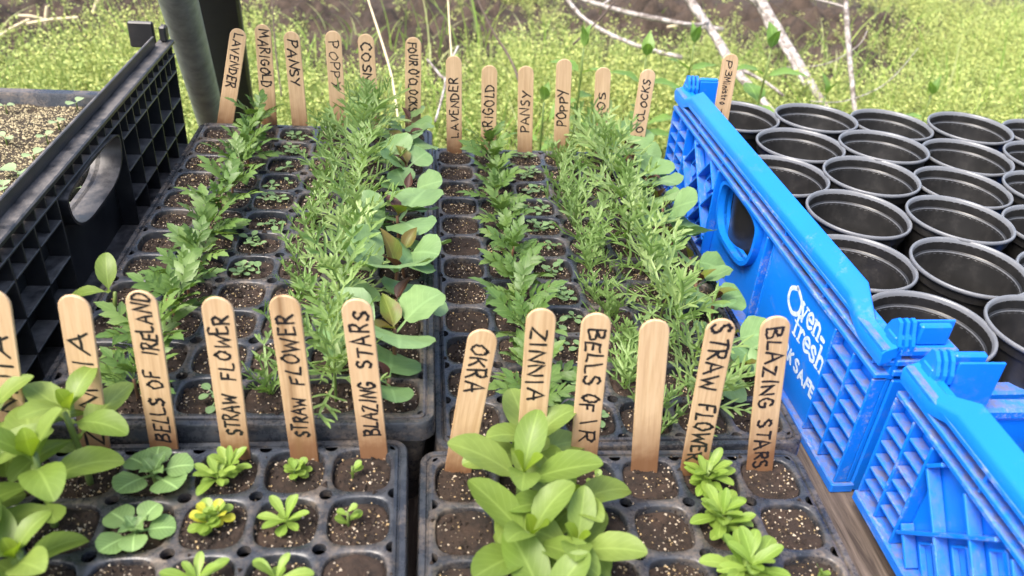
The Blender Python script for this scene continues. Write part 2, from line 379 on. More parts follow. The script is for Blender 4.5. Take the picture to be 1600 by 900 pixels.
def grass():
    spots = [(690, 150, 1.35, 26, .16, .05), (760, 150, 1.6, 40, .2, .08), (600, 120, 1.7, 26, .2, .08), (850, 150, 1.5, 26, .17, .1), (740, 20, 2.4, 30, .25, .12), (1480, 190, 1.75, 110, .22, .30), (1340, 190, 1.6, 40, .16, .16), (1590, 150, 2.0, 90, .24, .25), (1560, 60, 2.6, 60, .22, .3), (420, 120, 1.5, 40, .2, .1), (120, 120, 1.9, 60, .12, .3), (1000, 140, 1.5, 40, .2, .12), (305, 150, 1.25, 18, .16, .03), (240, 60, 1.9, 10, .3, .03), (900, 100, 2.0, 60, .16, .3), (200, 110, 1.95, 260, .10, .32), (700, 90, 2.1, 300, .11, .4), (1000, 100, 2.0, 260, .11, .35), (1350, 100, 2.2, 300, .12, .4), (500, 60, 2.4, 160, .10, .4)]
    Q = []; T = []
    for u, v, y, n, h, sp in spots:
        c = at_y(u, v, y)
        for _ in range(n):
            b = Vector((c.x + random.gauss(0, sp), y + random.gauss(0, sp*.6), GZ)); hh = h*random.uniform(.5, 1.25)
            a = random.uniform(0, 6.28); dx, dy = math.cos(a), math.sin(a); bend = random.uniform(.1, .9)*hh; wd = random.uniform(.0015, .004)
            col = random.choice([(.20, .33, .055), (.26, .40, .08), (.34, .44, .10), (.42, .46, .2)]); pv = None; sgm = 7
            fac = random.uniform(0, 6.28); wx, wy = math.cos(fac), math.sin(fac)
            for k in range(sgm + 1):
                t = k/sgm; p = b + Vector((dx*bend*t**2.2, dy*bend*t**2.2, hh*(t - .25*t**3*bend/hh))); w_ = wd*(1 - t**2*.95)
                cur = (p - Vector((wx, wy, 0))*w_, p + Vector((wx, wy, 0))*w_)
                if pv: Q.append([pv[0], pv[1], cur[1], cur[0]]); T.append(col)
                pv = cur
    scatter_mesh('grass', np.array([[tuple(p) for p in q] for q in Q]), np.array(T), M_WEED, 'tall green grass blades standing among the weeds', 'grass')
grass()

# ------------------------------------------------------------------ table
TT = -.06
tb = empty('wooden_table', 'weathered wooden plank table under the trays and crates', 'table', None, (0, 0, TT))
px = -.78
i = 0
while px < 1.05:
    wdt = random.choice([.135, .142, .14]); k = random.uniform(-.02, .02)
    MB().box((-wdt/2, -.30, -.025), (wdt/2, 1.005 + k, 0), .002).build('plank', M_PLANK, tb, M=Matrix.Translation((px + wdt/2, 0, 0)) @ Matrix.Rotation(random.uniform(-.003, .003), 4, 'Z'))
    px += wdt + .006
for lx in (-.7, .98):
    for ly in (-.2, .9):
        MB().box((lx - .03, ly - .03, GZ - TT - .02), (lx + .03, ly + .03, -.0255), .003).build('leg', M_PLANK, tb)
for ly in (-.16, .86):
    MB().box((-.66, ly - .02, -.095), (.94, ly + .02, -.0265), .003).build('crossbar', M_PLANK, tb)

# ------------------------------------------------------------------ cell trays
P = .042; NX, NY = 6, 12; MG = .008
def cell_ring():
    """outer boundary (square with quarter notches at the corners) and matching inner rounded opening"""
    h = P/2; hr = .0042; pts = []
    for q in range(4):
        loc = []
        for e in (-.6, -.2, .2, .6): loc.append((h, e*(h - hr)))
        loc.insert(0, (h, -(h - hr))); loc.append((h, h - hr))
        for a in (22.5, 45, 67.5):
            aa = R(270 - a); loc.append((h + hr*math.cos(aa), h + hr*math.sin(aa)))
        ca, sa = [(1, 0), (0, 1), (-1, 0), (0, -1)][q]
        pts += [(x*ca - y*sa, x*sa + y*ca) for x, y in loc]
    def inner(x, y, r):
        a = math.atan2(y, x); c, s = abs(math.cos(a)), abs(math.sin(a)); n = 3.3
        d = r/((c**n + s**n)**(1/n)); return (d*math.cos(a), d*math.sin(a))
    return pts, inner
RING, INNER = cell_ring()
def tray_top_mesh():
    mb = MB(); n = len(RING); cache = {}
    def V(x, y, z):
        k = (round(x, 5), round(y, 5), round(z, 5))
        if k not in cache: cache[k] = len(mb.v); mb.v.append((x, y, z))
        return cache[k]
    levels = [(.0189, -.0002), (.0185, -.0008), (.0181, -.0022), (.0174, -.016)]
    for i in range(NX):
        for j in range(NY):
            cx, cy = (i + .5)*P, (j + .5)*P; jx = random.uniform(-.0003, .0003); jr = random.uniform(.985, 1.01)
            rings = [[V(cx + x, cy + y, 0) for x, y in RING]]
            for r, z in levels:
                rings.append([V(cx + INNER(x, y, r*jr)[0] + jx, cy + INNER(x, y, r*jr)[1], z) for x, y in RING])
            for a, b in zip(rings[:-1], rings[1:]):
                for k in range(n): mb.f.append((a[k], a[(k + 1) % n], b[(k + 1) % n], b[k]))
            for c4 in range(4):                      # drain holes: short wall under each notch
                idx = [(c4*9 + 5 + m_) % n for m_ in range(5)]
                top = [V(cx + RING[m_][0], cy + RING[m_][1], 0) for m_ in idx]; bot = [V(cx + RING[m_][0], cy + RING[m_][1], -.006) for m_ in idx]
                for m_ in range(4): mb.f.append((top[m_ + 1], top[m_], bot[m_], bot[m_ + 1]))
    return mb
def tray_rim_mesh(depth):
    mb = MB(); W, L = NX*P, NY*P
    def rr(off, z, rad):
        pts = []
        for (cx, cy, a0) in ((W + off - rad, L + off - rad, 0), (-off + rad, L + off - rad, 90), (-off + rad, -off + rad, 180), (W + off - rad, -off + rad, 270)):
            for k in range(7): a = R(a0 + 15*k); pts.append((cx + rad*math.cos(a), cy + rad*math.sin(a), z))
        return pts
    prof = [(-.0030, .0, .002), (-.0004, .0, .003), (.0016, -.0006, .005), (.0022, -.0020, .006), (.0030, -.0022, .007), (.0037, -.0009, .008), (MG - .0008, -.0010, .011), (MG, -.0022, .0115), (MG + .0006, -.016, .012), (MG - .0012, -.016, .011), (MG - .005, -.017, .009), (MG - .011, -depth, .006)]
    prof[0] = (.0, .0, .0004)
    rings = []
    for off, z, rad in prof: rings.append(rr(off, z, max(rad, .0004)))
    n = len(rings[0]); mb.v = [p for r_ in rings for p in r_]
    for a in range(len(rings) - 1):
        for k in range(n): mb.f.append((a*n + k, a*n + (k + 1) % n, (a + 1)*n + (k + 1) % n, (a + 1)*n + k)[::-1])
    mb.f.append(tuple((len(rings) - 1)*n + k for k in range(n)))
    return mb
TOPMESH = None
def soil_plug_mesh(seed):
    mb = MB(); rs = [0, .25, .5, .72, .88, .985]; n = 24; sx = seed*3.1
    mb.v.append((0, 0, mnoise.noise(Vector((sx, 0, 0)))*.0015))
    for r in rs[1:]:
        for k in range(n):
            a = 2*math.pi*k/n; c, s = abs(math.cos(a)), abs(math.sin(a)); d = .0181*r/((c**3.3 + s**3.3)**(1/3.3))
            x, y = d*math.cos(a), d*math.sin(a)
            z = mnoise.fractal(Vector((x*130 + sx, y*130, seed)), .8, 2, 4)*.0016 + mnoise.noise(Vector((x*55 + sx, y*55, seed)))*.0018 - (.0012 if r > .95 else 0)
            mb.v.append((x, y, z))
    for k in range(n): mb.f.append((0, 1 + k, 1 + (k + 1) % n))
    for r in range(len(rs) - 2):
        for k in range(n):
            a = 1 + r*n + k; b = 1 + r*n + (k + 1) % n; mb.f.append((a, a + n, b + n, b))
    return mb.mesh('soil_plug', M_SOIL, True)
PLUGS = [soil_plug_mesh(s) for s in range(7)]
def crumbs(pts, smin, smax, rnd=rng):
    n = len(pts); base = np.array([(1, 0, 0), (-.5, .87, 0), (-.5, -.87, 0), (.1, 0, .9), (0, .1, -.8)]); tri = np.array([(0, 1, 3), (1, 2, 3), (2, 0, 3), (1, 0, 4), (2, 1, 4), (0, 2, 4)])
    s = rnd.uniform(smin, smax, (n, 1, 1))*rnd.choice([.6, .8, 1, 1.35], (n, 1, 1)); v = base[None]*s*rnd.uniform(.6, 1.3, (n, 5, 3))
    a = rnd.uniform(0, 6.28, n); c, sn = np.cos(a)[:, None], np.sin(a)[:, None]
    x = v[..., 0]*c - v[..., 1]*sn; y = v[..., 0]*sn + v[..., 1]*c
    V = np.stack([x, y, v[..., 2]], -1) + pts[:, None, :]
    F = (tri[None] + (np.arange(n)*5)[:, None, None]).reshape(-1, 3)
    return V.reshape(-1, 3), F
SOILD = .0034
TRAYS = {}
def make_tray(key, label, x0, y0, th, z, jmin=0):
    global TOPMESH
    M = Matrix.Translation((x0, y0, z)) @ Matrix.Rotation(th, 4, 'Z')
    root = empty('cell_tray', label, 'seed tray', 'black cell trays on the table', M=M)
    if TOPMESH is None:
        TOPMESH = tray_top_mesh().mesh('cell_grid', M_TRAY); TOPMESH.polygons.foreach_set('use_smooth', [True]*len(TOPMESH.polygons)); TOPMESH.set_sharp_from_angle(angle=R(55))
    obj('cell_grid', TOPMESH, root)
    ri = tray_rim_mesh(z - TT).build('rim', M_TRAY, root); smooth_by_angle(ri, 50)
    pts = []; spill = []
    depth = {}
    for i in range(NX):
        for j in range(jmin, NY):
            d = SOILD + random.uniform(-.0022, .0030); depth[(i, j)] = d
            obj('soil_plug', random.choice(PLUGS), root, Matrix.Translation(((i + .5)*P, (j + .5)*P, -d)) @ Matrix.Rotation(random.choice([0, 1, 2, 3])*math.pi/2, 4, 'Z'))
            k = int(random.triangular(40, 220, 100))
            xy = rng.uniform(-.0172, .0172, (k, 2)); xy = np.where(rng.uniform(0, 1, (k, 1)) < .45, xy*rng.uniform(1, 1.5, (k, 1)), xy); xy = xy[(np.abs(xy)**3.3).sum(1) < .0174**3.3]
            pts.append(np.column_stack([xy[:, 0] + (i + .5)*P, xy[:, 1] + (j + .5)*P, -d + rng.uniform(-.0006, .0016, len(xy))]))
            k = random.randint(0, 16); e = rng.uniform(-.021, .021, (k, 2)); e = e[np.max(np.abs(e), axis=1) > .0192]
            spill.append(np.column_stack([e[:, 0] + (i + .5)*P, e[:, 1] + (j + .5)*P, np.full(len(e), .0004)]))
    A = np.concatenate(pts); B_ = A[rng.integers(0, len(A), int(len(A)*1.1))] + np.column_stack([rng.normal(0, .004, (int(len(A)*1.1), 2)), np.full(int(len(A)*1.1), -.0003)]); ce = (np.floor(B_[:, :2]/P) + .5)*P; B_ = B_[(np.abs(B_[:, :2] - ce)**3.3).sum(1) < .0178**3.3]; pick = rng.uniform(0, 1, len(A)) < .62
    for nm, mt, pp in (('perlite', M_PERL, np.concatenate([A[pick]] + spill)), ('vermiculite', M_VERM, A[~pick]), ('soil_crumbs', M_CRUMB, np.concatenate([B_] + spill))):
        V, F = crumbs(pp, *((.00035, .00098) if nm != 'soil_crumbs' else (.0007, .0022))); mb = MB(); mb.v = V.tolist(); mb.f = F.tolist()
        tag(mb.build(nm, mt, root), kind='stuff')
    TRAYS[key] = (M, depth)
make_tray('RB', 'black cell tray at the back right beside the blue crate, five seedling columns', .01817, .4310, .0034, 0)
make_tray('RF', 'black cell tray at the front right with large zinnias in one column', .00216, -.0905, -.011, 0, 6)
make_tray('LF', 'black cell tray at the front left, zinnias crowding its left columns', -.26296, -.0941, .0108, .012, 6)
make_tray('LB', 'black cell tray at the back left beside the black crate', -.2506, .4304, -.0022, .024)
TNAME = {'RB': 'back right', 'RF': 'front right', 'LF': 'front left', 'LB': 'back left'}
def cell(key, i, j, dx=0, dy=0):
    M, dep = TRAYS[key]; return M @ Vector(((i + .5)*P + dx, (j + .5)*P + dy, -dep[(i, j)]))

# ------------------------------------------------------------------ leaf meshes
def leaf_mesh(name, mat, L, prof, W, bend=.6, cup=.15, pet=.0, petw=.001, nseg=9, wav=0, seed=0, smooth=True, fold=0):
    """blade along +Y, normal +Z; prof(t) half-width factor; bend: total downward curl in rad; cup: edges raised"""
    rd = random.Random(seed); vs = []; uv = []; fs = []; cols = (-1, -.55, 0, .55, 1)
    ang = 0; y = 0; z = 0; rows = []
    steps = ([('p', 3)] if pet > 0 else []) + [('b', nseg)]
    for kind, cnt in steps:
        for k in range(cnt + (1 if kind == 'b' else 0)):
            if kind == 'p': t = -1; hw = petw; ds = pet/cnt
            else: t = (1 - math.cos(math.pi*k/nseg))/2; hw = max(petw*.9 if (k == 0 and pet > 0) else .00012, W*prof(t)); ds = L*((1 - math.cos(math.pi*min(k + 1, nseg)/nseg))/2 - t)
            row = []
            for c in cols:
                lift = cup*hw*(abs(c)**1.6) if kind == 'b' else 0
                lift += wav*math.sin(t*15 + seed*2 + (1.3 if c > 0 else 0))*hw*abs(c) if kind == 'b' else 0
                px_ = c*hw; n = Vector((0, math.sin(ang), math.cos(ang)))
                p = Vector((px_, y, z)) + n*(lift - fold*abs(px_))
                row.append(len(vs)); vs.append(tuple(p)); uv.append((.5 + .5*c, max(t, 0)))
            rows.append(row)
            y += math.cos(ang)*ds; z -= math.sin(ang)*ds
            if kind == 'b': ang += bend*ds/L
            else: ang += 0
    for a, b in zip(rows[:-1], rows[1:]):
        for k in range(4): fs.append((a[k], a[k + 1], b[k + 1], b[k]))
    mb = MB(); mb.v = vs; mb.f = fs
    return mb.mesh(name, mat, smooth, uv)
def P_obl(t): return math.sin(math.pi*min(1, t**1.12))**.58*min(1, .35 + 2.1*t) if 0 < t < 1 else 0       # oblong, blunt
def P_lan(t): return (math.sin(math.pi*t**.62)**1.1) if 0 < t < 1 else 0                          # lanceolate
def P_spa(t): return (.16 + .84*math.sin(math.pi*t**1.9)**.8) if 0 < t < 1 else (.16 if t == 0 else 0)   # spatulate
def P_rnd(t): return math.sqrt(max(0, 1 - (2*t - 1)**2))
def P_kid(t): return math.sqrt(max(0, 1 - (2*t - 1)**2))*(1.12 - .12*t)
def ser(p, n, a): return lambda t: p(t)*(1 - a*((t*n) % 1))
class Lib(dict): pass
LB_ = Lib()
def lib(key, fn, n=4):
    LB_[key] = [fn(s) for s in range(n)]
lib('zin', lambda s: leaf_mesh('leaf', L_ZIN, .047, P_obl, .0120, .35 + .25*s, .25, .003, .0022, 11, .04, s), 4)
lib('ziny', lambda s: leaf_mesh('leaf', L_ZINY, .022, P_obl, .0072, .2 + .2*s, .35, 0, .001, 8, .03, s), 2)
lib('zcot', lambda s: leaf_mesh('leaf', L_ZIN, .016, P_obl, .0065, .3, .1, .004, .001, 6, 0, s), 2)
lib('four', lambda s: leaf_mesh('cotyledon', L_FOUR, .031, P_kid, .0215, .25 + .2*s, .14, .012, .0016, 10, .06, s), 4)
lib('purp', lambda s: leaf_mesh('leaf', L_PURP, .027, P_lan, .0075, .2 + .3*s, .5, .003, .001, 8, .05, s), 3)
lib('foury', lambda s: leaf_mesh('leaf', L_FOURY, .030, P_lan, .0085, .5 + .3*s, .5, .003, .001, 8, .1, s), 3)
lib('bell', lambda s: leaf_mesh('leaf', L_BELL, .0145, P_kid, .0088, .3 + .2*s, .12, .007, .0011, 8, .05, s), 3)
lib('bely', lambda s: leaf_mesh('leaf', L_BELL, .011, ser(P_lan, 4, .25), .0055, .5, .4, .002, .001, 12, .25, s), 2)
lib('str', lambda s: leaf_mesh('leaf', L_STRW, .024, P_spa, .0042, .5 + .2*s, .25, 0, .001, 9, .02, s), 3)
lib('strs', lambda s: leaf_mesh('leaf', L_STRW, .012, P_spa, .0042, .4, .2, 0, .001, 7, .02, s), 2)
lib('stry', lambda s: leaf_mesh('leaf', L_STRY, .012, P_spa, .0045, .4, .3, 0, .001, 7, .02, s), 2)
lib('pan', lambda s: leaf_mesh('leaf', L_PAN, .0062, P_rnd, .0027, .3, .1, .003, .0004, 6, 0, s), 2)
lib('tiny', lambda s: leaf_mesh('leaf', L_TINY, .0085, P_rnd, .0052, .4, .25, .002, .0006, 6, 0, s), 2)
lib('net', lambda s: leaf_mesh('leaf', L_NET, .075, ser(P_lan, 9, .16), .020, .6 + .3*s, .2, .008, .0012, 27, .06, s), 3)

def marigold_leaf(seed):
    rd = random.Random(seed); mb = MB(); L = .034; uvs = []
    def ribbon(p0, d, n, ln, wd, tooth=True):
        side = d.cross(n).normalized(); K = 7; b = len(mb.v); rows = []
        for k in range(K + 1):
            t = k/K; hw = wd*math.sin(math.pi*min(1, max(.02, t)**.7))**.8 if t < 1 else 0
            if tooth and k % 2 == 1 and t > .2: hw *= 1.32
            if k == 0: hw = wd*.14
            dip = -.22*ln*t*t; c = p0 + d*ln*t + n*dip
            rows.append((c - side*hw + n*hw*.25 - d*0, c, c + side*hw + n*hw*.25))
            uvs.extend([(0, t), (.5, t), (1, t)])
        for r_ in rows: mb.v += [tuple(q) for q in r_]
        for k in range(K):
            a = b + k*3; mb.f += [(a, a + 1, a + 4, a + 3), (a + 1, a + 2, a + 5, a + 4)]
    up = Vector((0, 0, 1)); bend = .5
    def rp(t): a = bend*t; return Vector((0, L*t*math.cos(a*.5), -L*t*math.sin(a*.5)*.8))
    prev = None
    for k in range(6):
        t0, t1 = k/6, (k + 1)/6; a, b_ = rp(t0), rp(t1); bi = len(mb.v); w_ = .0008
        mb.v += [(a.x - w_, a.y, a.z), (a.x + w_, a.y, a.z), (b_.x + w_, b_.y, b_.z), (b_.x - w_, b_.y, b_.z)]; mb.f.append((bi, bi + 1, bi + 2, bi + 3)); uvs.extend([(.5, .5)]*4)
    for q, t in enumerate((.42, .64, .84)):
        for sg in (-1, 1):
            an = R(rd.uniform(38, 58)); d = Vector((sg*math.sin(an), math.cos(an), rd.uniform(-.15, .2))).normalized()
            ribbon(rp(t + rd.uniform(-.03, .03)), d, up, L*rd.uniform(.38, .50), .0030*rd.uniform(.9, 1.2))
    ribbon(rp(.97), Vector((rd.uniform(-.1, .1), 1, -.25)).normalized(), up, L*.5, .0040)
    return mb.mesh('leaf', L_MAR, True, uvs)
lib('mar', marigold_leaf, 9)
def cosmos_leaf(seed, mat=None, L=.036, wd=.00095, n=4, ll=.45, sub=True, name='leaf'):
    rd = random.Random(seed + 50); mb = MB(); up = Vector((0, 0, 1))
    def rib(p0, d, ln, w_, curl):
        K = 5; b = len(mb.v); side = d.cross(up).normalized(); 
        for k in range(K + 1):
            t = k/K; c = p0 + d*ln*t + Vector((0, 0, curl*ln*t*t)); hw = w_*(.6 + .8*math.sin(math.pi*min(1, .1 + t*.85))) if k < K else w_*.25
            mb.v += [tuple(c - side*hw), tuple(c + Vector((0, 0, -hw*.5))), tuple(c + side*hw)]
        for k in range(K):
            a = b + k*3; mb.f += [(a, a + 1, a + 4, a + 3), (a + 1, a + 2, a + 5, a + 4)]
    dr = rd.uniform(-.35, -.1)
    rib(Vector((0, 0, 0)), Vector((0, 1, 0)), L, wd*.9, dr)
    for q in range(n):
        t = .3 + .6*q/max(1, n - 1)
        for sg in (-1, 1):
            p0 = Vector((0, L*t, dr*L*t*t)); an = R(rd.uniform(28, 50)); d = Vector((sg*math.sin(an), math.cos(an), rd.uniform(-.1, .35))).normalized(); ln = L*ll*rd.uniform(.75, 1.2)*(1 - .25*t)
            rib(p0, d, ln, wd, rd.uniform(-.3, .1))
            if sub and rd.random() < .6:
                rib(p0 + d*ln*.45, Vector((d.x*.4 + sg*.7*rd.choice([-.4, 1]), d.y*.7, d.z + .1)).normalized(), ln*.5, wd*.9, -.1)
    return mb.mesh(name, mat or L_COS, True)
lib('cos', lambda s: cosmos_leaf(s, None, .030 + .0015*(s % 5), .00105, 3, .5 + .03*(s % 4), True), 10)
lib('pop', lambda s: cosmos_leaf(s + 20, L_POP, .028, .0006, 3, .34, True), 5)

def stem_mesh(mat, h, r, seed, name='stem'):
    rd = random.Random(seed); b = rd.uniform(-.15, .15)*h; c = rd.uniform(-.15, .15)*h
    return MB().tube([(b*t*t, c*t*t, -.006 + (h + .006)*t) for t in (0, .25, .5, .75, 1)], [r*1.1, r, r*.95, r*.9, r*.8], 6).mesh(name, mat, True)
def LM(loc, az, el, sc=1.0, roll=0.0):
    """place a leaf: azimuth az (rad, 0 = +y), elevation el (rad)"""
    return Matrix.Translation(loc) @ Matrix.Rotation(az, 4, 'Z') @ Matrix.Rotation(el, 4, 'X') @ Matrix.Rotation(roll, 4, 'Y') @ Matrix.Scale(sc, 4)
U = random.uniform
def seedling(name, label, cat, group, p): return empty(name, label, cat, group, p)
STEMS = {}
def stem(root, kind, mat, h, r):
    k = (kind, round(h, 3), random.randint(0, 2))
    if k not in STEMS: STEMS[k] = stem_mesh(mat, round(h, 3), r, hash(k) % 1000 if False else int(h*1e4) + k[2])
    return obj('stem', STEMS[k], root)
def lf(root, key, M, name=None):
    me = random.choice(LB_[key]); return obj(name or me.name.split('.')[0], me, root, M)

def marigold(key, i, j, s=1.0):
    r = seedling('marigold_seedling', f'toothed dark green marigold seedling, {ORD[NY - j]} row from the back, {TNAME[key]} tray', 'seedling', 'marigold seedlings', cell(key, i, j, U(-.004, .004), U(-.003, .003)))
    h = round(U(.020, .034)*s, 3); stem(r, 'mar', L_STEMR, h, .0013); a = U(0, 6.28)
    for q in range(3): lf(r, 'mar', LM((0, 0, h*U(.4, .9)), U(0, 6.28), U(.5, 1.1), U(.6, .9)*s, U(-.3, .3)))
    for k in range(4):
        hh = h*(.45 + .55*k/3); sc = (.95, 1.0, .85, .55)[k]*U(.9, 1.12)*s
        for q in (0, math.pi): lf(r, 'mar', LM((0, 0, hh), a + q + U(-.4, .4), (.5, .75, 1.0, 1.25)[k] + U(-.25, .25), sc*U(.85, 1.1), U(-.35, .35)))
        a += math.pi/2 + U(-.2, .2)
def cosmos(key, i, j, s=1.0):
    r = seedling('cosmos_seedling', f'feathery light green cosmos seedling, {ORD[NY - j]} row from the back, {TNAME[key]} tray', 'seedling', 'cosmos seedlings', cell(key, i, j, U(-.004, .004), U(-.003, .003)))
    h = round(U(.030, .046)*s, 3); stem(r, 'cos', L_STEM, h, .0011); a = U(0, 6.28)
    for k in range(6):
        hh = h*(.3 + .7*k/5); sc = (.85, 1.0, 1.1, 1.1, .95, .75)[k]*U(.8, 1.15)*s
        for q in (0, math.pi): lf(r, 'cos', LM((U(-.002, .002), U(-.002, .002), hh), a + q + U(-.4, .4), (.4, .55, .7, .85, 1.05, 1.25)[k] + U(-.25, .25), sc, U(-.3, .3)))
        a += math.pi/2 + U(-.3, .3)
def poppy(key, i, j, s=1.0, n=3):
    r = seedling('poppy_seedling', f'fine ferny poppy seedlings, {ORD[NY - j]} row from the back, {TNAME[key]} tray', 'seedling', 'poppy seedlings', cell(key, i, j, U(-.003, .003), U(-.003, .003)))
    for q in range(n):
        o = Vector((U(-.010, .010), U(-.009, .009), 0))
        for k in range(random.randint(3, 5)): lf(r, 'pop', LM(o, U(0, 6.28), U(.85, 1.45), U(.8, 1.35)*s, U(-.5, .5)))
def pansy(key, i, j, n=3):
    r = seedling('pansy_seedling', f'tiny pansy sprouts on bare soil, {ORD[NY - j]} row from the back, {TNAME[key]} tray', 'seedling', 'pansy sprouts', cell(key, i, j))
    for q in range(n):
        o = Vector((U(-.009, .009), U(-.009, .009), .0)); a = U(0, 6.28); hh = U(.003, .007)
        obj('stem', stem_small(), r, Matrix.Translation(o) @ Matrix.Scale(hh/.006, 4))
        for k in range(random.choice([2, 4, 4])): lf(r, 'pan', LM(o + Vector((0, 0, hh)), a + k*math.pi/(1 if k < 2 else 1) + (math.pi/2 if k > 1 else 0) + U(-.2, .2), U(-.05, .45), U(.75, 1.25)))
_ss = []
def stem_small():
    if not _ss: _ss.append(MB().tube([(0, 0, -.003), (0, 0, .003), (0, 0, .006)], [.0005, .0005, .0004], 5).mesh('stem', L_STEM, True))
    return _ss[0]
def four(key, i, j, s=1.0, az=None, cots=3):
    r = seedling('four_oclock_seedling', f'broad-leaved seedling with purple shoot, {ORD[NY - j]} row from the back, {TNAME[key]} tray', 'seedling', 'four o clock seedlings', cell(key, i, j, U(-.004, .004), U(-.004, .004)))
    h = round(U(.018, .030)*s, 3); stem(r, 'four', L_STEMR, h, .0018); a = az if az is not None else U(0, 6.28)
    for q in range(cots): lf(r, 'four', LM((0, 0, h*.8), a + q*U(1.4, 2.4), U(-.05, .8), U(.65, 1.12)*s, U(-.5, .5)))
    for k in range(random.choice([1, 1, 2, 2])): lf(r, random.choice(['purp', 'foury']), LM((0, 0, h*.95), a + 1.2 + k*1.9 + U(-.3, .3), U(.6, 1.35), U(.6, .9)*s, U(-.3, .3)))
def zinnia(key, i, j, s=1.0, az=0, dx=0, dy=0, h=.045):
    r = seedling('zinnia_seedling', f'large oblong-leaved zinnia seedling, {ORD[NY - j]} row from the back, column {ORD[i + 1]} from left, {TNAME[key]} tray', 'seedling', 'zinnia seedlings', cell(key, i, j, dx, dy))
    h = round(h*s, 3); stem(r, 'zin', L_STEM, h, .0021); a = az
    s *= .88
    for k, (f, sc, el) in enumerate(((.40, .55, .15), (.62, 1.0, .35), (.82, .95, .6), (.99, .72, .95))):
        for q in (0, math.pi): lf(r, 'zcot' if k == 0 else 'zin', LM((0, 0, h*f), a + q + U(-.15, .15), el + U(-.12, .2), (1.2 if k == 0 else sc*U(.92, 1.1))*s, U(-.2, .2)))
        a += math.pi/2
    for q in (0, math.pi): lf(r, 'ziny', LM((0, 0, h), a + q, 1.15 + U(-.1, .2), U(.65, .9)*s))
def bells(key, i, j, s=1.0):
    r = seedling('bells_of_ireland_seedling', f'round scalloped grey-green seedling, {ORD[NY - j]} row from the back, {TNAME[key]} tray', 'seedling', 'round-leaved seedlings', cell(key, i, j, 0, -.005))
    h = round(.009*s, 3); stem(r, 'bel', L_STEM, h, .0014); a = U(0, 6.28)
    for k in range(5): lf(r, 'bell', LM((0, 0, h*(.6 + .08*k)), a + k*2.4, U(.1, .45), U(.8, 1.1)*s))
    for k in range(4): lf(r, 'bely', LM((0, 0, h), a + k*1.6, U(.5, .9), U(.7, 1.0)*s))
def straw(key, i, j, n=10, s=1.0, yellow=False, clumps=1, big='str'):
    r = seedling('strawflower_seedling', f'{"yellowing" if yellow else "bright green"} strawflower rosette, {ORD[NY - j]} row from the back, column {ORD[i + 1]} from left, {TNAME[key]} tray', 'seedling', 'strawflower seedlings', cell(key, i, j))
    for c in range(clumps):
        o = Vector((U(-.006, .006), U(-.006, .006), 0)) if clumps > 1 else Vector((0, 0, 0)); a = U(0, 6.28); h = U(.006, .012)*s
        obj('stem', stem_small(), r, Matrix.Translation(o) @ Matrix.Scale(h/.006, 4))
        for k in range(n):
            t = k/n; kk = 'stry' if yellow and random.random() < .5 else ('strs' if yellow or t < .25 else big)
            lf(r, kk, LM(o + Vector((0, 0, h*(.5 + .5*t))), a + k*2.4, .15 + 1.05*t + U(-.12, .12), U(.8, 1.1)*s*(1 - .25*t)))
def sprout(key, i, j, dx=0, dy=0, n=4, s=1.0):
    r = seedling('blazing_star_sprout', f'tiny upright sprout, {ORD[NY - j]} row from back, column {ORD[i + 1]} from left, {TNAME[key]} tray', 'seedling', 'small sprouts', cell(key, i, j, dx, dy))
    obj('stem', stem_small(), r, Matrix.Scale(1.6*s, 4))
    for k in range(n): lf(r, 'strs', LM((0, 0, .002 + .0025*k), U(0, 6.28), U(.4, 1.3), U(.45, .65)*s))

for key in ('LB', 'RB'):
    for j in range(NY):
        marigold(key, 1, j, U(.82, .98) if key == 'LB' else U(.78, .92))
        if not (key == 'LB' and j in (1, 2, 3)): pansy(key, 2, j, random.choice([2, 3, 3, 4]) if not (key == 'RB' and j in (2, 3)) else 2)
        poppy(key, 3, j, 1.15 if (key, j) not in (('RB', 6), ('RB', 7), ('RB', 8)) else 1.5, 3 if key == 'RB' else 2)
        cosmos(key, 4, j, (1.05 if j < 9 else 1.25))
for j in range(NY): four('LB', 5, j, 1.22 if j in (1, 2, 3, 4, 5) else .95, az=U(-3.0, .3))
for j in range(1, NY): four('RB', 5, j, .95, az=U(.2, 2.6))
r0 = seedling('broad_cotyledon_seedling', 'two-leaved light green seedling beside the black crate', 'seedling', None, cell('LB', 0, 2)); stem(r0, 'zin', L_STEM, .03, .0016)
for az, el in ((.2, 1.2), (1.75, .25)): lf(r0, 'zin', LM((0, 0, .03), az, el, .62))
# front trays
zinnia('LF', 0, 11, 1.05, .5, 0, 0, .05); zinnia('LF', 1, 11, 1.0, 1.1, .002, -.002, .06)
zinnia('LF', 0, 10, 1.1, 2.0, .002, 0, .05); zinnia('LF', 1, 10, 1.1, .5, -.006, .004, .05); zinnia('LF', 0, 9, 1.0, .8, .01, .004, .045); zinnia('LF', 1, 9, .95, .9, -.004, 0, .03)
zinnia('RF', 1, 11, 1.12, .3, .002, .004, .030); zinnia('RF', 1, 10, 1.2, 1.35, -.008, .010, .034); zinnia('RF', 1, 9, 1.2, .8, -.006, .012, .026); zinnia('RF', 2, 10, 1.05, 1.9, -.022, -.002, .026); zinnia('RF', 2, 9, 1.1, 1.2, -.022, .008, .024); zinnia('RF', 1, 8, 1.1, .5, .0, .014, .024)
bells('LF', 2, 11, 1.15); bells('LF', 2, 10, 1.0)
straw('LF', 3, 11, 12, .85, clumps=2); straw('LF', 3, 10, 9, .95, True, 3); straw('LF', 3, 9, 10, .9)
straw('LF', 4, 11, 7, .8, clumps=3, big='strs'); straw('LF', 4, 10, 11, .85); straw('LF', 4, 9, 7, .9)
sprout('LF', 5, 11, -.006, -.002, 3, 1.1); sprout('LF', 5, 10, -.006, .0, 5, 1.3)
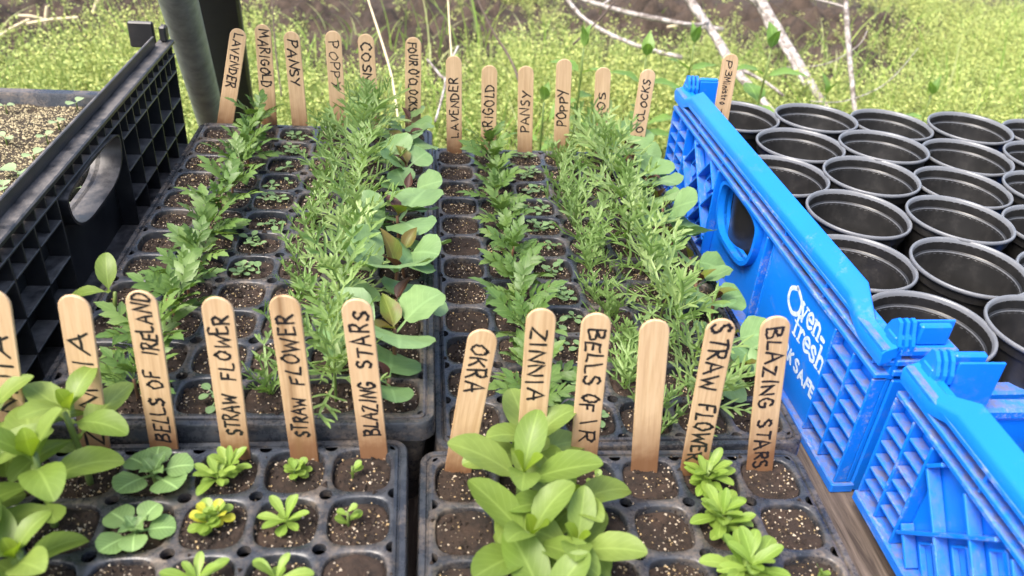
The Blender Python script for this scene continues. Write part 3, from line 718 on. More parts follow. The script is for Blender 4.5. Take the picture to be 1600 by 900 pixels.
straw('RF', 4, 11, 14, 1.0, clumps=2); straw('RF', 4, 10, 12, 1.05, clumps=3); straw('RF', 4, 9, 13, 1.3, clumps=2)
sprout('RF', 2, 11, .004, -.004, 3, 1.3); sprout('RF', 5, 9, .002, .003, 4, 1.2)

# ------------------------------------------------------------------ craft sticks with hand lettering
G = {}
def g(ch, w, *st): G[ch] = (w, st)
g('A', .75, [(0, 0), (.36, 1), (.75, 0)], [(.14, .36), (.66, .40)])
g('B', .62, [(.02, 0), (.02, 1)], ['c', (.0, .98), (.45, .95), (.5, .72), (.08, .53)], ['c', (.08, .53), (.58, .42), (.58, .1), (0, .0)])
g('C', .62, ['c', (.6, .82), (.36, 1.0), (.06, .72), (.05, .28), (.32, .0), (.62, .16)])
g('D', .66, [(.05, 1), (.05, 0)], ['c', (-.03, .98), (.42, .88), (.64, .5), (.42, .1), (-.02, .01)])
g('E', .55, [(.52, .98), (.03, 1), (.03, 0), (.55, .02)], [(.04, .53), (.42, .53)])
g('F', .55, [(.55, 1), (.03, .97), (.03, 0)], [(.04, .52), (.42, .55)])
g('G', .68, ['c', (.6, .85), (.32, 1), (.04, .62), (.1, .15), (.38, .0), (.62, .2), (.62, .42)], [(.36, .43), (.68, .43)])
g('I', .30, [(.14, 1), (.16, 0)])
g('K', .62, [(.03, 1), (.03, 0)], [(.55, .98), (.05, .45)], [(.2, .55), (.62, 0)])
g('L', .52, [(.04, 1), (.03, .02), (.52, .04)])
g('M', .85, [(0, 0), (.12, 1), (.42, .3), (.72, 1), (.85, 0)])
g('N', .68, [(.02, 0), (.04, 1), (.62, .02), (.66, 1)])
g('O', .68, ['c', (.36, 1), (.06, .72), (.06, .28), (.34, 0), (.62, .3), (.62, .72), (.36, 1.0), (.28, .98)])
g('P', .58, [(.04, 0), (.04, 1)], ['c', (-.02, .97), (.4, 1.0), (.58, .75), (.36, .5), (.06, .45)])
g('R', .62, [(.04, 0), (.04, 1)], ['c', (-.02, .97), (.42, 1.0), (.52, .75), (.32, .53), (.08, .48)], [(.2, .5), (.62, 0)])
g('S', .58, ['c', (.54, .88), (.3, 1.0), (.06, .8), (.2, .56), (.46, .42), (.54, .2), (.32, .0), (.02, .1)])
g('T', .66, [(0, .98), (.66, 1)], [(.34, .98), (.32, 0)])
g('U', .64, ['c', (.04, 1), (.04, .3), (.3, .0), (.58, .3), (.6, 1)])
g('V', .66, [(0, 1), (.33, 0), (.66, 1)])
g('W', .95, [(0, 1), (.22, 0), (.48, .75), (.7, 0), (.95, 1)])
g('Y', .64, [(0, 1), (.32, .5)], [(.64, 1), (.2, -.1)])
g('Z', .66, [(.02, .96), (.62, .98), (.04, .03), (.66, .02)])
g("'", .12, [(.08, 1), (.04, .75)]); g('-', .4, [(.02, .45), (.38, .46)]); g('.', .1, [(.04, .02), (.07, .03)])
g('1', .3, [(.0, .78), (.2, 1), (.2, 0)], [(0, 0), (.36, 0)]); g('3', .5, ['c', (.05, .95), (.42, .95), (.42, .62), (.15, .52), (.5, .42), (.44, .03), (.02, .06)])
g('i', .1, [(.05, .6), (.05, 0)], [(.05, .82), (.06, .86)]); g('n', .42, ['c', (.02, 0), (.04, .6), (.05, .4), (.25, .62), (.38, .4), (.4, 0)])
g('s', .38, ['c', (.36, .55), (.12, .6), (.08, .4), (.34, .24), (.24, .02), (.0, .06)]); g('t', .4, [(.18, .95), (.18, .05), (.34, .02)], [(0, .62), (.4, .64)])
g('r', .34, [(.04, .6), (.04, 0)], ['c', (.04, .35), (.18, .58), (.34, .55)]); g('o', .42, ['c', (.22, .6), (.03, .3), (.2, 0), (.4, .3), (.22, .6), (.16, .58)])
g('u', .42, ['c', (.03, .6), (.05, .15), (.22, 0), (.36, .2), (.38, .6)], [(.38, .6), (.4, 0)])
def smooth_path(pts, n=5):
    out = []
    for k in range(len(pts) - 1):
        p0 = pts[max(k - 1, 0)]; p1 = pts[k]; p2 = pts[k + 1]; p3 = pts[min(k + 2, len(pts) - 1)]
        for q in range(n):
            t = q/n
            out.append(tuple(.5*((2*p1[d]) + (-p0[d] + p2[d])*t + (2*p0[d] - 5*p1[d] + 4*p2[d] - p3[d])*t*t + (-p0[d] + 3*p1[d] - 3*p2[d] + p3[d])*t**3) for d in (0, 1)))
    out.append(pts[-1]); return out
def stroke(mb, pts, w_, lift, to3, wv=.15):
    """ribbon with rounded ends along 2d pts, to3 maps (x, y, lift) to 3d"""
    p = [Vector((a, b)) for a, b in pts]; L_, R_ = [], []
    for k in range(len(p)):
        t = p[min(k + 1, len(p) - 1)] - p[max(k - 1, 0)]
        if t.length < 1e-9: t = Vector((1, 0))
        t.normalize(); nrm = Vector((-t.y, t.x)); hw = w_*.5*(1 + wv*math.sin(k*1.7 + pts[0][0]*900))
        if 0 < k < len(p) - 1:
            a = (p[k] - p[k - 1]).normalized(); b = (p[k + 1] - p[k]).normalized(); c = max(.45, math.sqrt(max(0, (1 + a.dot(b))/2))); hw = min(hw/c, hw*1.6)
        L_.append(p[k] + nrm*hw); R_.append(p[k] - nrm*hw)
    t0 = (p[0] - p[1]).normalized(); t1 = (p[-1] - p[-2]).normalized(); hw = w_*.5
    def cap(c, t):
        n_ = Vector((-t.y, t.x)); return [c + n_*hw*.75 + t*hw*.6, c + t*hw*.95, c - n_*hw*.75 + t*hw*.6]
    b = len(mb.v); n = len(p)
    for a, c in zip(L_, R_): mb.v += [to3(a.x, a.y, lift), to3(c.x, c.y, lift)]
    for k in range(n - 1): mb.f.append((b + 2*k, b + 2*k + 1, b + 2*k + 3, b + 2*k + 2))
    for c, t, (i0, i1) in ((p[0], t0, (b, b + 1)), (p[-1], t1, (b + 2*n - 1, b + 2*n - 2))):
        s = len(mb.v); mb.v += [to3(q.x, q.y, lift) for q in cap(c, t)]
        mb.f.append((i1, i0, s + 2, s + 1, s))
def write(mb, text, x0, x1, ch_h, w_, to3, jit=.10, base=0.0, rd=random):
    adv = [(G[c][0] if c in G else .45) for c in text]; gap = .24; tot = sum(adv) + gap*(len(text) - 1); k = (x1 - x0)/tot; x = x0; li = 0
    for c, a in zip(text, adv):
        if c in G:
            sy = ch_h*rd.uniform(.82, 1.12); oy = base + ch_h*rd.uniform(-.09, .09); sl = rd.uniform(-.12, .18)
            for st in G[c][1]:
                pts = smooth_path(st[1:]) if st[0] == 'c' else [tuple(q) for q in st]
                if st[0] != 'c':
                    pp = [pts[0]]
                    for a_, b_ in zip(pts[:-1], pts[1:]): pp += [((a_[0] + b_[0])/2 + rd.uniform(-.015, .015), (a_[1] + b_[1])/2 + rd.uniform(-.015, .015)), b_]
                    pts = pp
                P2 = [(x + (px_ + sl*py_)*k + rd.uniform(-jit, jit)*k*.4, oy + py_*sy + rd.uniform(-jit, jit)*sy*.4) for px_, py_ in pts]
                stroke(mb, P2, w_*rd.uniform(.9, 1.1), .00008 + .000012*li, to3); li += 1
        x += (a + gap)*k
SL, SW, ST = .150, .0182, .0018
def stick_mesh():
    mb = MB(); r = SW/2; out = []
    for a in range(0, 181, 15): out.append((r*math.cos(R(a)), SL - r + r*math.sin(R(a))))
    for a in range(180, 361, 15): out.append((r*math.cos(R(a)), r + r*math.sin(R(a))))
    n = len(out); c = .0004
    def ring(ins, y):
        return [(x*(1 - ins/r), y, zc + (z - zc)*(1 - ins/SL*2)) for x, z in out for zc in (SL/2,)]
    rings = [ring(c, -ST/2), ring(0, -ST/2 + c), ring(0, ST/2 - c), ring(c, ST/2)]
    mb.v = [p for r_ in rings for p in r_]
    mb.f.append(tuple(range(n))); mb.f.append(tuple(range(3*n, 4*n))[::-1])
    for a in range(3):
        for k in range(n): mb.f.append((a*n + (k + 1) % n, a*n + k, (a + 1)*n + k, (a + 1)*n + (k + 1) % n))
    return mb.mesh('craft_stick', M_STICK)
STICK = stick_mesh()
def stick(label, top, base, z, words, up, wink=.00115, hh=.0095, yb=None, twist=0):
    wink *= 1.22
    """top/base: picture points of the stick's tip and where it enters the soil at height z"""
    b = at_z(*base, z) if yb is None else at_y(*base, yb)
    tpt = at_y(*top, b.y)
    ax = (tpt - b).normalized(); vis = (tpt - b).length; o = tpt - ax*SL
    nrm = Vector((-.08 + twist, -1, .0)); xax = nrm.cross(ax).normalized()*-1; xax = ax.cross(nrm).normalized()*-1
    if xax.x < 0: xax = -xax
    yax = ax.cross(xax).normalized()
    Mx = Matrix(((xax.x, yax.x, ax.x, o.x), (xax.y, yax.y, ax.y, o.y), (xax.z, yax.z, ax.z, o.z), (0, 0, 0, 1)))
    s = tag(obj('craft_stick', STICK, None, Mx), label, 'plant label', 'craft stick plant labels')
    if words:
        mb = MB()
        for text, ya, yb_ in words:               # ya: picture y of the word's first letter edge, yb_: of its last
            f = lambda yy: SL - (yy - top[1])/(base[1] - top[1])*vis
            if up: to3 = lambda x, y, l: (hh*.5 - y, -ST/2 - l, x); write(mb, text, f(ya), f(yb_), hh, wink, to3)
            else: to3 = lambda x, y, l: (y - hh*.5, -ST/2 - l, -x); write(mb, text, -f(ya), -f(yb_), hh, wink, to3)
        mb.build('lettering', M_INK, s)
    return s
zb, zr, zlf = .024 - SOILD, -SOILD, .012 - SOILD
SB = 'upright in the back row of the back left tray'
stick('wooden craft stick reading LAVENDER, ' + 'leaning at the back left corner', (374, 45), (352, 192), zb, [('LAVENDER', 53, 134)], False, .0013, .0095)
stick('wooden craft stick reading MARIGOLD at the back left', (410, 38), (421, 192), zb, [('MARIGOLD', 46, 133)], False, .0013, .0105)
stick('wooden craft stick reading PANSY in heavy ink, back left tray', (455, 49), (469, 198), zb, [('PANSY', 61, 131)], False, .0015, .0105)
stick('wooden craft stick reading POPPY downwards, back left tray', (520, 48), (530, 200), zb, [('POPPY', 64, 134)], False, .0010, .0100)
stick('wooden craft stick reading COSMOS, half hidden, back left tray', (571, 53), (582, 205), zb, [('COSMOS', 66, 160)], False, .0014, .0105)
stick('wooden craft stick reading FOUR O CLOCKS downwards, back left tray', (646, 58), (645, 212), zb, [('FOUR', 66, 100), ("O'CLOCKS", 106, 172)], False, .0013, .0100)
stick('wooden craft stick reading LAVENDER upwards beside the tray seam', (709, 87), (710, 240), zr, [('LAVENDER', 212, 120)], True, .0013, .0095)
stick('wooden craft stick reading MARIGOLD upwards, back right tray', (765, 102), (763, 240), zr, [('MARIGOLD', 224, 131)], True, .0013, .0105)
stick('wooden craft stick reading PANSY upwards, back right tray', (822, 103), (820, 241), zr, [('PANSY', 204, 142)], True, .0013, .0105)
stick('wooden craft stick reading POPPY upwards, tallest in back right tray', (882, 92), (876, 242), zr, [('POPPY', 195, 138)], True, .0013, .0105)
stick('wooden craft stick reading COSMOS, mostly hidden, back right tray', (943, 105), (936, 245), zr, [('COSMOS', 235, 143)], True, .0011, .0085)
stick('wooden craft stick reading FOUR O CLOCKS beside the blue crate', (1014, 108), (990, 248), zr, [('FOUR', 246, 210), ("O'CLOCKS", 204, 124)], True, .0012, .0090)
stick('wooden craft stick reading ZINNIA cut by the left picture edge', (-12, 452), (28, 722), zlf, [('ZINNIA', 690, 517)], True, .0015, .0110)
stick('wooden craft stick reading ZINNIA behind the leftmost zinnias', (114, 461), (152, 712), zlf, [('ZINNIA', 690, 514)], True, .0014, .0110)
stick('wooden craft stick reading BELLS OF IRELAND upwards', (219, 454), (258, 705), zlf, [('BELLS', 686, 613), ('OF', 597, 570), ('IRELAND', 546, 457)], True, .0013, .0100)
stick('wooden craft stick reading STRAW FLOWER, next to BELLS OF IRELAND', (338, 464), (370, 713), zlf, [('STRAW', 673, 608), ('FLOWER', 583, 488)], True, .0013, .0100)
STREAK = STICK.copy(); STREAK.materials.clear(); STREAK.materials.append(wood_stick(True))
sk = stick('dark-streaked wooden craft stick reading STRAW FLOWER, left of BLAZING STARS', (443, 461), (476, 713), zlf, [('STRAW', 677, 612), ('FLOWER', 591, 487)], True, .0013, .0095); sk.data = STREAK
stick('wooden craft stick reading BLAZING STARS upwards, front left tray', (556, 467), (585, 711), zlf, [('BLAZING', 674, 588), ('STARS', 566, 485)], True, .0013, .0105)
stick('short tilted wooden craft stick reading OKRA', (757, 515), (716, 734), zr, [('OKRA', 535, 605)], False, .0014, .0115)
stick('wooden craft stick reading ZINNIA downwards, front right tray', (847, 482), (826, 730), zr, [('ZINNIA', 507, 615)], False, .0014, .0105)
stick('wooden craft stick reading BELLS OF IRELAND downwards, front right tray', (933, 489), (910, 735), zr, [('BELLS', 510, 591), ('OF', 606, 632), ('IR', 647, 682)], False, .0013, .0100)
stick('blank wooden craft stick without writing, front right tray', (1024, 499), (1006, 738), zr, None, False)
stick('wooden craft stick reading STRAW FLOWER downwards, front right tray', (1129, 498), (1082, 740), zr, [('STRAW', 505, 600), ('FLOWER', 623, 715)], False, .0015, .0105)
stick('wooden craft stick reading BLAZING STARS downwards beside the crate corner', (1213, 494), (1186, 737), zr, [('BLAZING', 510, 627), ('STARS', 648, 728)], False, .0014, .0100)

# ------------------------------------------------------------------ nursery pots
PR, PZ = .0480, .070
def pot_meshes():
    h = PZ - (TT + .012); r = PR
    wall = [(.0, -h), (r*.76, -h), (r*.78, -h + .003), (r*.86, -.030), (r*.905, -.0115), (r*.94, -.0108), (r*.945, -.003)]
    inner = [(r*.925, -.003), (r*.92, -.0105), (r*.885, -.0125), (r*.845, -.030), (r*.835, -.0312), (r*.765, -h + .004), (0, -h + .004)]
    body = MB().lathe(wall, 44).mesh('body', M_POT, True); body.set_sharp_from_angle(angle=R(40))
    inn = MB().lathe(inner, 44).mesh('inner_wall', M_POT, True); inn.set_sharp_from_angle(angle=R(30))
    pr = [(r*.945 + .0001, -.0032), (r*.985, -.0030), (r*1.0, -.0015), (r*.995, .0), (r*.980, .0008), (r*.955, .0005), (r*.938, -.0012), (r*.924, -.0036)]
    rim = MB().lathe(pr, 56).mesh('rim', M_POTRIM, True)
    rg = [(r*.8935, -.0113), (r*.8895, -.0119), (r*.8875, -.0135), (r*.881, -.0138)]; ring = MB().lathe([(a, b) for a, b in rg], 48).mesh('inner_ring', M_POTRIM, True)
    return body, inn, rim, ring
PM = pot_meshes()
POTS = [(1144, 177), (1259, 184), (1383, 190), (1499, 198.6), (1614, 206), (1240.7, 223.3), (1369, 231), (1494, 240.5), (1617, 248), (1213.7, 268), (1350, 275), (1484, 290), (1617, 297),
        (1205, 324), (1328.5, 333.3), (1481, 345.7), (1631, 357), (1340, 401), (1492, 414), (1654, 425), (1435, 504), (1607, 509), (1290, 492)]
ROWS = [(0, 5, 'far'), (5, 4, 'second'), (9, 4, 'third'), (13, 4, 'fourth'), (17, 3, 'fifth'), (20, 2, 'nearest')]
PC = [Vector((at_z(u, v, PZ).x + .012, at_z(u, v, PZ).y, 0)) for u, v in POTS]
del PC[13]; del PC[-1]
ROWS = [(0, 5, 'far'), (5, 4, 'second'), (9, 4, 'third'), (13, 3, 'fourth'), (16, 3, 'fifth'), (19, 2, 'nearest')]
for _ in range(60):                                    # ease the rims apart so that none overlap
    for a in range(len(PC)):
        for b in range(a):
            d = PC[a] - PC[b]; ov = 2*PR*.968 - d.length
            if ov > 0: PC[a] += d.normalized()*ov*.5; PC[b] -= d.normalized()*ov*.5
def pot(label, x, y, z=PZ, tilt=0):
    r = empty('nursery_pot', label, 'pot', 'empty black pots', (x, y, z)); r.rotation_euler = (U(-.02, .02) + tilt, U(-.02, .02), U(0, 6))
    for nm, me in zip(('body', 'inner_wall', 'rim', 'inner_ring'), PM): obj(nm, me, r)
for st, n, nm in ROWS:
    for k in range(n):
        p = PC[st + k]; pot(f'empty round black pot, {ORD[k + 1]} from the left in the {nm} row of the blue crate', p.x, p.y, PZ + (-.002, .0015)[k % 2] + (.0005 if st in (5, 13) else -.0005) + U(-.0005, .0005))
fp = Vector((.455, .33, 0)); pot('empty round black pot in the near blue crate at the right edge', .452, .348, .035)
b = PC[0]
stick('wooden craft stick reading P 3 Ministro 1 in the far left pot', (1143, 84), (1124, 196), 0, [('P', 93, 103), ('3', 108, 116), ('Ministro', 119, 161), ('-1', 168, 183)], False, .0009, .0075, yb=b.y - .018)

# ------------------------------------------------------------------ crates
def crate_side(root, mat, smat, sgn, L, H, style, rail_w=.024):
    """long side wall along local +s (y), outer face toward -x; built at local x = 0 (outer) .. rail_w"""
    def bx(nm, lo, hi, m=mat, c=.0008, M=None): return MB().box(lo, hi, c, M).build(nm, m, root)
    return bx
def bar(root, nm, mat, a, b, w_, x0, x1):
    """flat rib in the wall plane from a to b (y, z), thickness w_, depth x0..x1"""
    a = Vector((0, a[0], a[1])); b = Vector((0, b[0], b[1])); d = b - a; ang = math.atan2(d.z, d.y)
    Mx = Matrix.Translation(a) @ Matrix.Rotation(ang, 4, 'X')
    return MB().box((x0, 0, -w_/2), (x1, d.length, w_/2), .0005).build(nm, mat, root, M=Mx)
def hole_panel(root, nm, mat, y0, y1, z0, z1, hole, x0, x1, collar=None, collar_d=.010):
    """rectangular plate with one rounded opening; hole = list of (y, z) going round"""
    mb = MB(); n = len(hole); cy = sum(p[0] for p in hole)/n; cz = sum(p[1] for p in hole)/n; outer = []
    for y, z in hole:
        dy, dz = y - cy, z - cz; t = min((y1 - cy)/dy if dy > 0 else ((y0 - cy)/dy if dy < 0 else 9), (z1 - cz)/dz if dz > 0 else ((z0 - cz)/dz if dz < 0 else 9)); outer.append((cy + dy*t, cz + dz*t))
    corners = [(y1, z1), (y0, z1), (y0, z0), (y1, z0)]
    for x, fl in ((x0, 0), (x1, 1)):
        b_ = len(mb.v); mb.v += [(x, *p) for p in hole] + [(x, *p) for p in outer] + [(x, *p) for p in corners]
        for k in range(n):
            q = (k + 1) % n; f = [b_ + k, b_ + q, b_ + n + q, b_ + n + k]
            on = lambda p: (abs(p[0] - y0) < 1e-9)*1 + (abs(p[0] - y1) < 1e-9)*2 + (abs(p[1] - z0) < 1e-9)*4 + (abs(p[1] - z1) < 1e-9)*8
            if on(outer[k]) & on(outer[q]) == 0:
                for ci, c in enumerate(corners):
                    if on(c) & on(outer[k]) and on(c) & on(outer[q]): f.insert(3, b_ + 2*n + ci)
            mb.f.append(tuple(f if fl else f[::-1]))
    m = len(mb.v)//2
    for k in range(n): q = (k + 1) % n; mb.f.append((k, q, m + q, m + k))
    mb.build(nm, mat, root)
    if collar:
        mb = MB(); rings = []
        for k in range(n):
            y, z = hole[k]; dy, dz = y - cy, z - cz; d = math.hypot(dy, dz); oy, oz = y + dy/d*collar, z + dz/d*collar
            mb.v += [(x0 - collar_d, y, z), (x0 - collar_d, oy, oz), (x0, oy, oz), (x1 + .004, y, z)]
        for k in range(n):
            q = (k + 1) % n
            for a_, b2 in ((0, 1), (1, 2), (3, 0)): mb.f.append((k*4 + a_, q*4 + a_, q*4 + b2, k*4 + b2)[::-1])
        smooth_by_angle(mb.build('handle_grip', mat, root), 40)
def d_hole(y0, y1, z0, z1, n=36, flat=.35):
    """smile-shaped grip opening: almost flat top, round bottom"""
    cy, pts = (y0 + y1)/2, []; hw = (y1 - y0)/2
    for k in range(n):
        a = 2*math.pi*k/n; c, s = math.cos(a), math.sin(a); e = .55
        y = cy + hw*math.copysign(abs(c)**e, c); zt = z1 if s >= 0 else z0; zm = z1 - (z1 - z0)*flat
        z = zm + (zt - zm)*abs(s)**(e if s >= 0 else .9)
        pts.append((y, z))
    return pts

def rail(root, mat, y0, y1, zt, w_, dip=.055, low=.011, inner_lip=True, x=0.0):
    """top rail: sloped flat band with rounded edges, stepped down near both ends"""
    st = [(y0, zt - low, .45), (y0 + dip*.62, zt - low, .45), (y0 + dip*1.1, zt, 1), (y1 - dip*1.1, zt, 1), (y1 - dip*.62, zt - low, .45), (y1, zt - low, .45)]
    mb = MB(); n = None
    for y, z, k in st:
        wk = w_*(.55 + .45*k); pr = [(x + .0, -.012), (x - .0008, -.0035), (x + .0008, -.001), (x + .003, .0), (x + wk*.8, .0045*k), (x + wk - .0012, .0062*k), (x + wk, .0045*k), (x + wk, -.006), (x + wk - .003, -.008), (x + wk - .004, -.0005)]
        pr = pr[:8] + [(x + wk - .0025, -.007), (x + wk - .003, -.010)]
        n = len(pr); mb.v += [(px_, y, z + pz) for px_, pz in pr]
    for a in range(len(st) - 1):
        for k in range(n - 1): mb.f.append((a*n + k, a*n + k + 1, (a + 1)*n + k + 1, (a + 1)*n + k)[::-1])
        mb.f.append((a*n + n - 1, a*n, (a + 1)*n, (a + 1)*n + n - 1)[::-1])
    mb.f.append(tuple(range(n))[::-1]); mb.f.append(tuple((len(st) - 1)*n + k for k in range(n)))
    o = mb.build('top_rail', mat, root); smooth_by_angle(o, 50); return o

def clip_poly(poly, s0, s1, h0, h1):
    for ax, lim, sg in ((0, s0, 1), (0, s1, -1), (1, h0, 1), (1, h1, -1)):
        out = []
        for k in range(len(poly)):
            a, b_ = poly[k - 1], poly[k]; da, db_ = (a[ax] - lim)*sg, (b_[ax] - lim)*sg
            if (da >= 0) != (db_ >= 0): t = da/(da - db_); out.append((a[0] + (b_[0] - a[0])*t, a[1] + (b_[1] - a[1])*t))
            if db_ >= 0: out.append(b_)
        poly = out
        if len(poly) < 3: return []
    return poly
def diamond(root, ys, s0, s1, h0, h1, pf, pb):
    """plate pierced by diagonal windows, with two families of slanting ribs; s runs along the wall, h up"""
    KA = 1.06
    def sh(A, B): s_ = (B - A)/(2*KA); return (s_, A + KA*s_)            # A = h - KA*s, B = h + KA*s
    amin, amax = h0 - KA*s1, h1 - KA*s0; bmin, bmax = h0 + KA*s0, h1 + KA*s1
    ac = sorted([a for m_ in range(-40, 40) for a in (-.016 + .062*m_, .019 + .062*m_) if amin - .07 < a < amax + .07])
    bc = sorted([b_ for m_ in range(-40, 60) for b_ in (.1555 + .0515*m_, .177 + .0515*m_) if bmin - .06 < b_ < bmax + .06])
    mb = MB(); fr = []
    for a0, a1 in zip(ac[:-1], ac[1:]):
        for b0, b1 in zip(bc[:-1], bc[1:]):
            raw = [sh(a0, b0), sh(a1, b0), sh(a1, b1), sh(a0, b1)]; c = clip_poly(raw, s0, s1, h0, h1)
            if not c: continue
            hole = abs((a1 - a0) - .035) < 1e-6 and abs((b1 - b0) - .0215) < 1e-6
            if hole and all(s0 + .004 < p[0] < s1 - .004 and h0 + .003 < p[1] < h1 - .003 for p in raw): fr.append(raw); continue
            n = len(c); b_ = len(mb.v); mb.v += [(pf, ys(p[0]), p[1]) for p in c] + [(pb, ys(p[0]), p[1]) for p in c]
            mb.f += [tuple(b_ + k for k in range(n)), tuple(b_ + n + k for k in range(n))[::-1]]
    for raw in fr:
        b_ = len(mb.v); mb.v += [(pf, ys(p[0]), p[1]) for p in raw] + [(pb, ys(p[0]), p[1]) for p in raw]
        mb.f += [(b_ + k, b_ + (k + 1) % 4, b_ + 4 + (k + 1) % 4, b_ + 4 + k) for k in range(4)]
    mb.build('side_panel', M_BLUE, root)
    def seg(p, q, w_, x0, nm='rib'):
        pts = clip_poly([p, ((p[0] + q[0])/2 + 1e-7, (p[1] + q[1])/2), q], s0 + .001, s1 - .001, h0 + .001, h1 - .001)
        if len(pts) < 2: return
        a = min(pts, key=lambda t: t[0]); b_ = max(pts, key=lambda t: t[0])
        if math.hypot(a[0] - b_[0], a[1] - b_[1]) > .006: bar(root, nm, M_BLUES, (ys(a[0]), a[1]), (ys(b_[0]), b_[1]), w_, x0, pf - .0006)
    for m_ in range(-40, 40):
        A = .0285 + .062*m_
        if amin < A < amax: seg(sh(A, bmin - .05), sh(A, bmax + .05), .0028, .0005)
        B = .1400 + .0515*m_
        if bmin < B < bmax: seg(sh(amin - .05, B), sh(amax + .05, B), .0026, .0012)
    for raw in fr:                                                       # raised frames round the windows
        for k in (0, 1, 2, 3): seg(raw[k - 1], raw[k], .0018, .0058 + .0003*(k % 2), 'window_frame')
def blue_crate(label, M, L=.525, H=.150, Wd=.62, style='text', mirror=False):
    root = empty('bread_crate', label, 'crate', 'blue plastic crates', M=M)
    T = .012                                             # ribs stand proud of the panel by T
    rail(root, M_BLUE, .0, L, H - .006, .0135)
    for k, (z, dx) in enumerate(((H - .0185, -.0005), (H - .0295, .0), (H - .0405, .0005))):   # stepped ridges under the rail
        MB().box((dx, .001, z - .0022), (T, L - .001, z + .0022), .0009).build('ridge', M_BLUES, root)
    MB().box((T - .002, .0015, H - .044), (T + .004, L - .0015, H - .0150), .0006).build('rail_web', M_BLUE, root)
    for k in range(7):
        y = .012 + (L - .024)*k/6; MB().box((.0025, y - .0012, H - .0365), (T, y + .0012, H - .0185), .0004).build('rib', M_BLUES, root)
    zt = H - .0445; pf, pb = T - .001, T + .0025
    def plate(y0, y1, z0, z1, x0=pf): MB().box((x0, y0, z0), (pb, y1, z1), .0004).build('side_panel', M_BLUE, root)
    def vr(y, z0, z1, w_=.0022, x0=.001): MB().box((x0, y - w_/2, z0), (pf - .0003, y + w_/2, z1), .0005).build('rib', M_BLUES, root)
    def hr(z, y0, y1, w_=.0022, x0=.0015): MB().box((x0, y0, z - w_/2), (pf - .0006, y1, z + w_/2), .0005).build('rib', M_BLUES, root)
    def db(a, b_, w_=.002): bar(root, 'rib', M_BLUES, a, b_, w_, .0022, pf - .0009)
    MB().box((-.001, .0, .0), (T + .006, L, .009), .0012).build('bottom_rail', M_BLUES, root)
    # lattice block next to both ends
    for s0, s1 in ((.002, .064), (L - (.064 if style == 'text' else .052), L - .002)):
        plate(s0, s1, .0095, zt); ym = (s0 + s1)/2
        for y in (s0 + .0012, ym, s1): vr(y, .0095, zt)
        zz = .0095
        for k in range(1, 7): hr(.0095 + (zt - .0095)*k/7, s0 + .003, ym - .0015); hr(.0095 + (zt - .0095)*k/7, ym + .0015, s1 - .0015)
    if style == 'text':
        plate(.0655, .200, .0095, zt, T - .0075); vr(.208, .0095, zt, .003); vr(.196 + .001, .0095, zt, .002, T - .0085)
        plate(.2015, .222, .0095, zt)
        hole_panel(root, 'side_panel', M_BLUE, .2225, .352, .0095, zt, d_hole(.240, .340, .052, zt - .003), pf, pb, .005, .007)
        vr(.352, .0095, zt, .003)
        diamond(root, lambda t: L - .064 + .052 - t if False else t + .301, .0535, L - .0645 - .301, .0095, zt, pf, pb)
    else:
        diamond(root, lambda t: L - t, .0525, L - .0645, .0095, zt, pf, pb)
    # end walls: tall corners, low middle
    for ye, sg in ((0.0, 1), (L, -1)):
        a, b_ = (ye + .0012*sg, ye + .014*sg); y0, y1 = min(a, b_), max(a, b_)
        MB().box((T + .0032, y0, .0005), (.055, y1, H - .0445), .0015).build('corner_post', M_BLUE, root)
        for z in (H - .020, H - .029, H - .038): MB().box((.013, y0 - .001, z - .0026), (.056, y1, z + .0026), .0008).build('ridge', M_BLUES, root)
        MB().box((.024, y0 + .002, H - .0435), (.054, y1 - .001, H - .0165), .0008).build('corner_web', M_BLUE, root)
        MB().box((.0245, y0 + .003, H - .0162), (.0475, y1 - .004, H + (.0 if sg > 0 else -.001)), .003).build('stacking_tab', M_BLUE, root)
        yl = ye + .010*sg; lug = MB(); z0 = H - .018
        for xa, xb in ((.0085, .0112), (.0135, .0162), (.0185, .0212)):
            pr = [(-.010, z0), (.010, z0), (.010, z0 + .007), (.006, z0 + .016), (.001, z0 + .0205), (-.003, z0 + .0195), (-.006, z0 + .012), (-.010, z0 + .004)]; nb = len(lug.v); q = len(pr)
            lug.v += [(xa, yl + a*sg, b2) for a, b2 in pr] + [(xb, yl + a*sg, b2) for a, b2 in pr]
            lug.f += [tuple(nb + k for k in range(q)), tuple(nb + q + k for k in range(q))[::-1]] + [(nb + k, nb + (k + 1) % q, nb + q + (k + 1) % q, nb + q + k)[::-1] for k in range(q)]
        lug.box((.0075, yl - .007, z0), (.0225, yl + .007, z0 + .010), .002); lug.build('stacking_lug', M_BLUE, root)
        yi = (y1 + .0004, y1 + .0024) if sg > 0 else (y0 - .0034, y0 - .0014)
        MB().box((.0238, yi[0], H - .075), (.0562, yi[1], H - .0025), .0009).build('corner_plate', M_BLUE, root)
        MB().box((.0555, y0 + .002, .0005), (Wd - .0555, y1 - .002, .088), .0012).build('end_wall', M_BLUE, root)
        MB().box((.0557, y0 - .0005, .0885), (Wd - .0557, y1 + .0005, .098), .0025).build('end_rail', M_BLUES, root)
        MB().box((Wd - .055, y0, .0005), (Wd - .015, y1, H - .012), .0015).build('corner_post', M_BLUE, root)
    MB().box((T + .0032, .015, .0005), (Wd - .015, L - .015, .006), .0006).build('floor', M_BLUE, root)
    MB().box((Wd - .0145, .0, .0), (Wd, L, H - .0165), .001).build('side_panel', M_BLUE, root)
    MB().box((Wd - .020, .0, H - .016), (Wd, L, H), .002).build('top_rail', M_BLUES, root)
    return root
c1 = blue_crate('blue plastic crate with white Oven-fresh print holding many black pots', Matrix.Translation((.316, .431, TT)) @ Matrix.Rotation(.020, 4, 'Z'), .53, .155, .66, 'text')
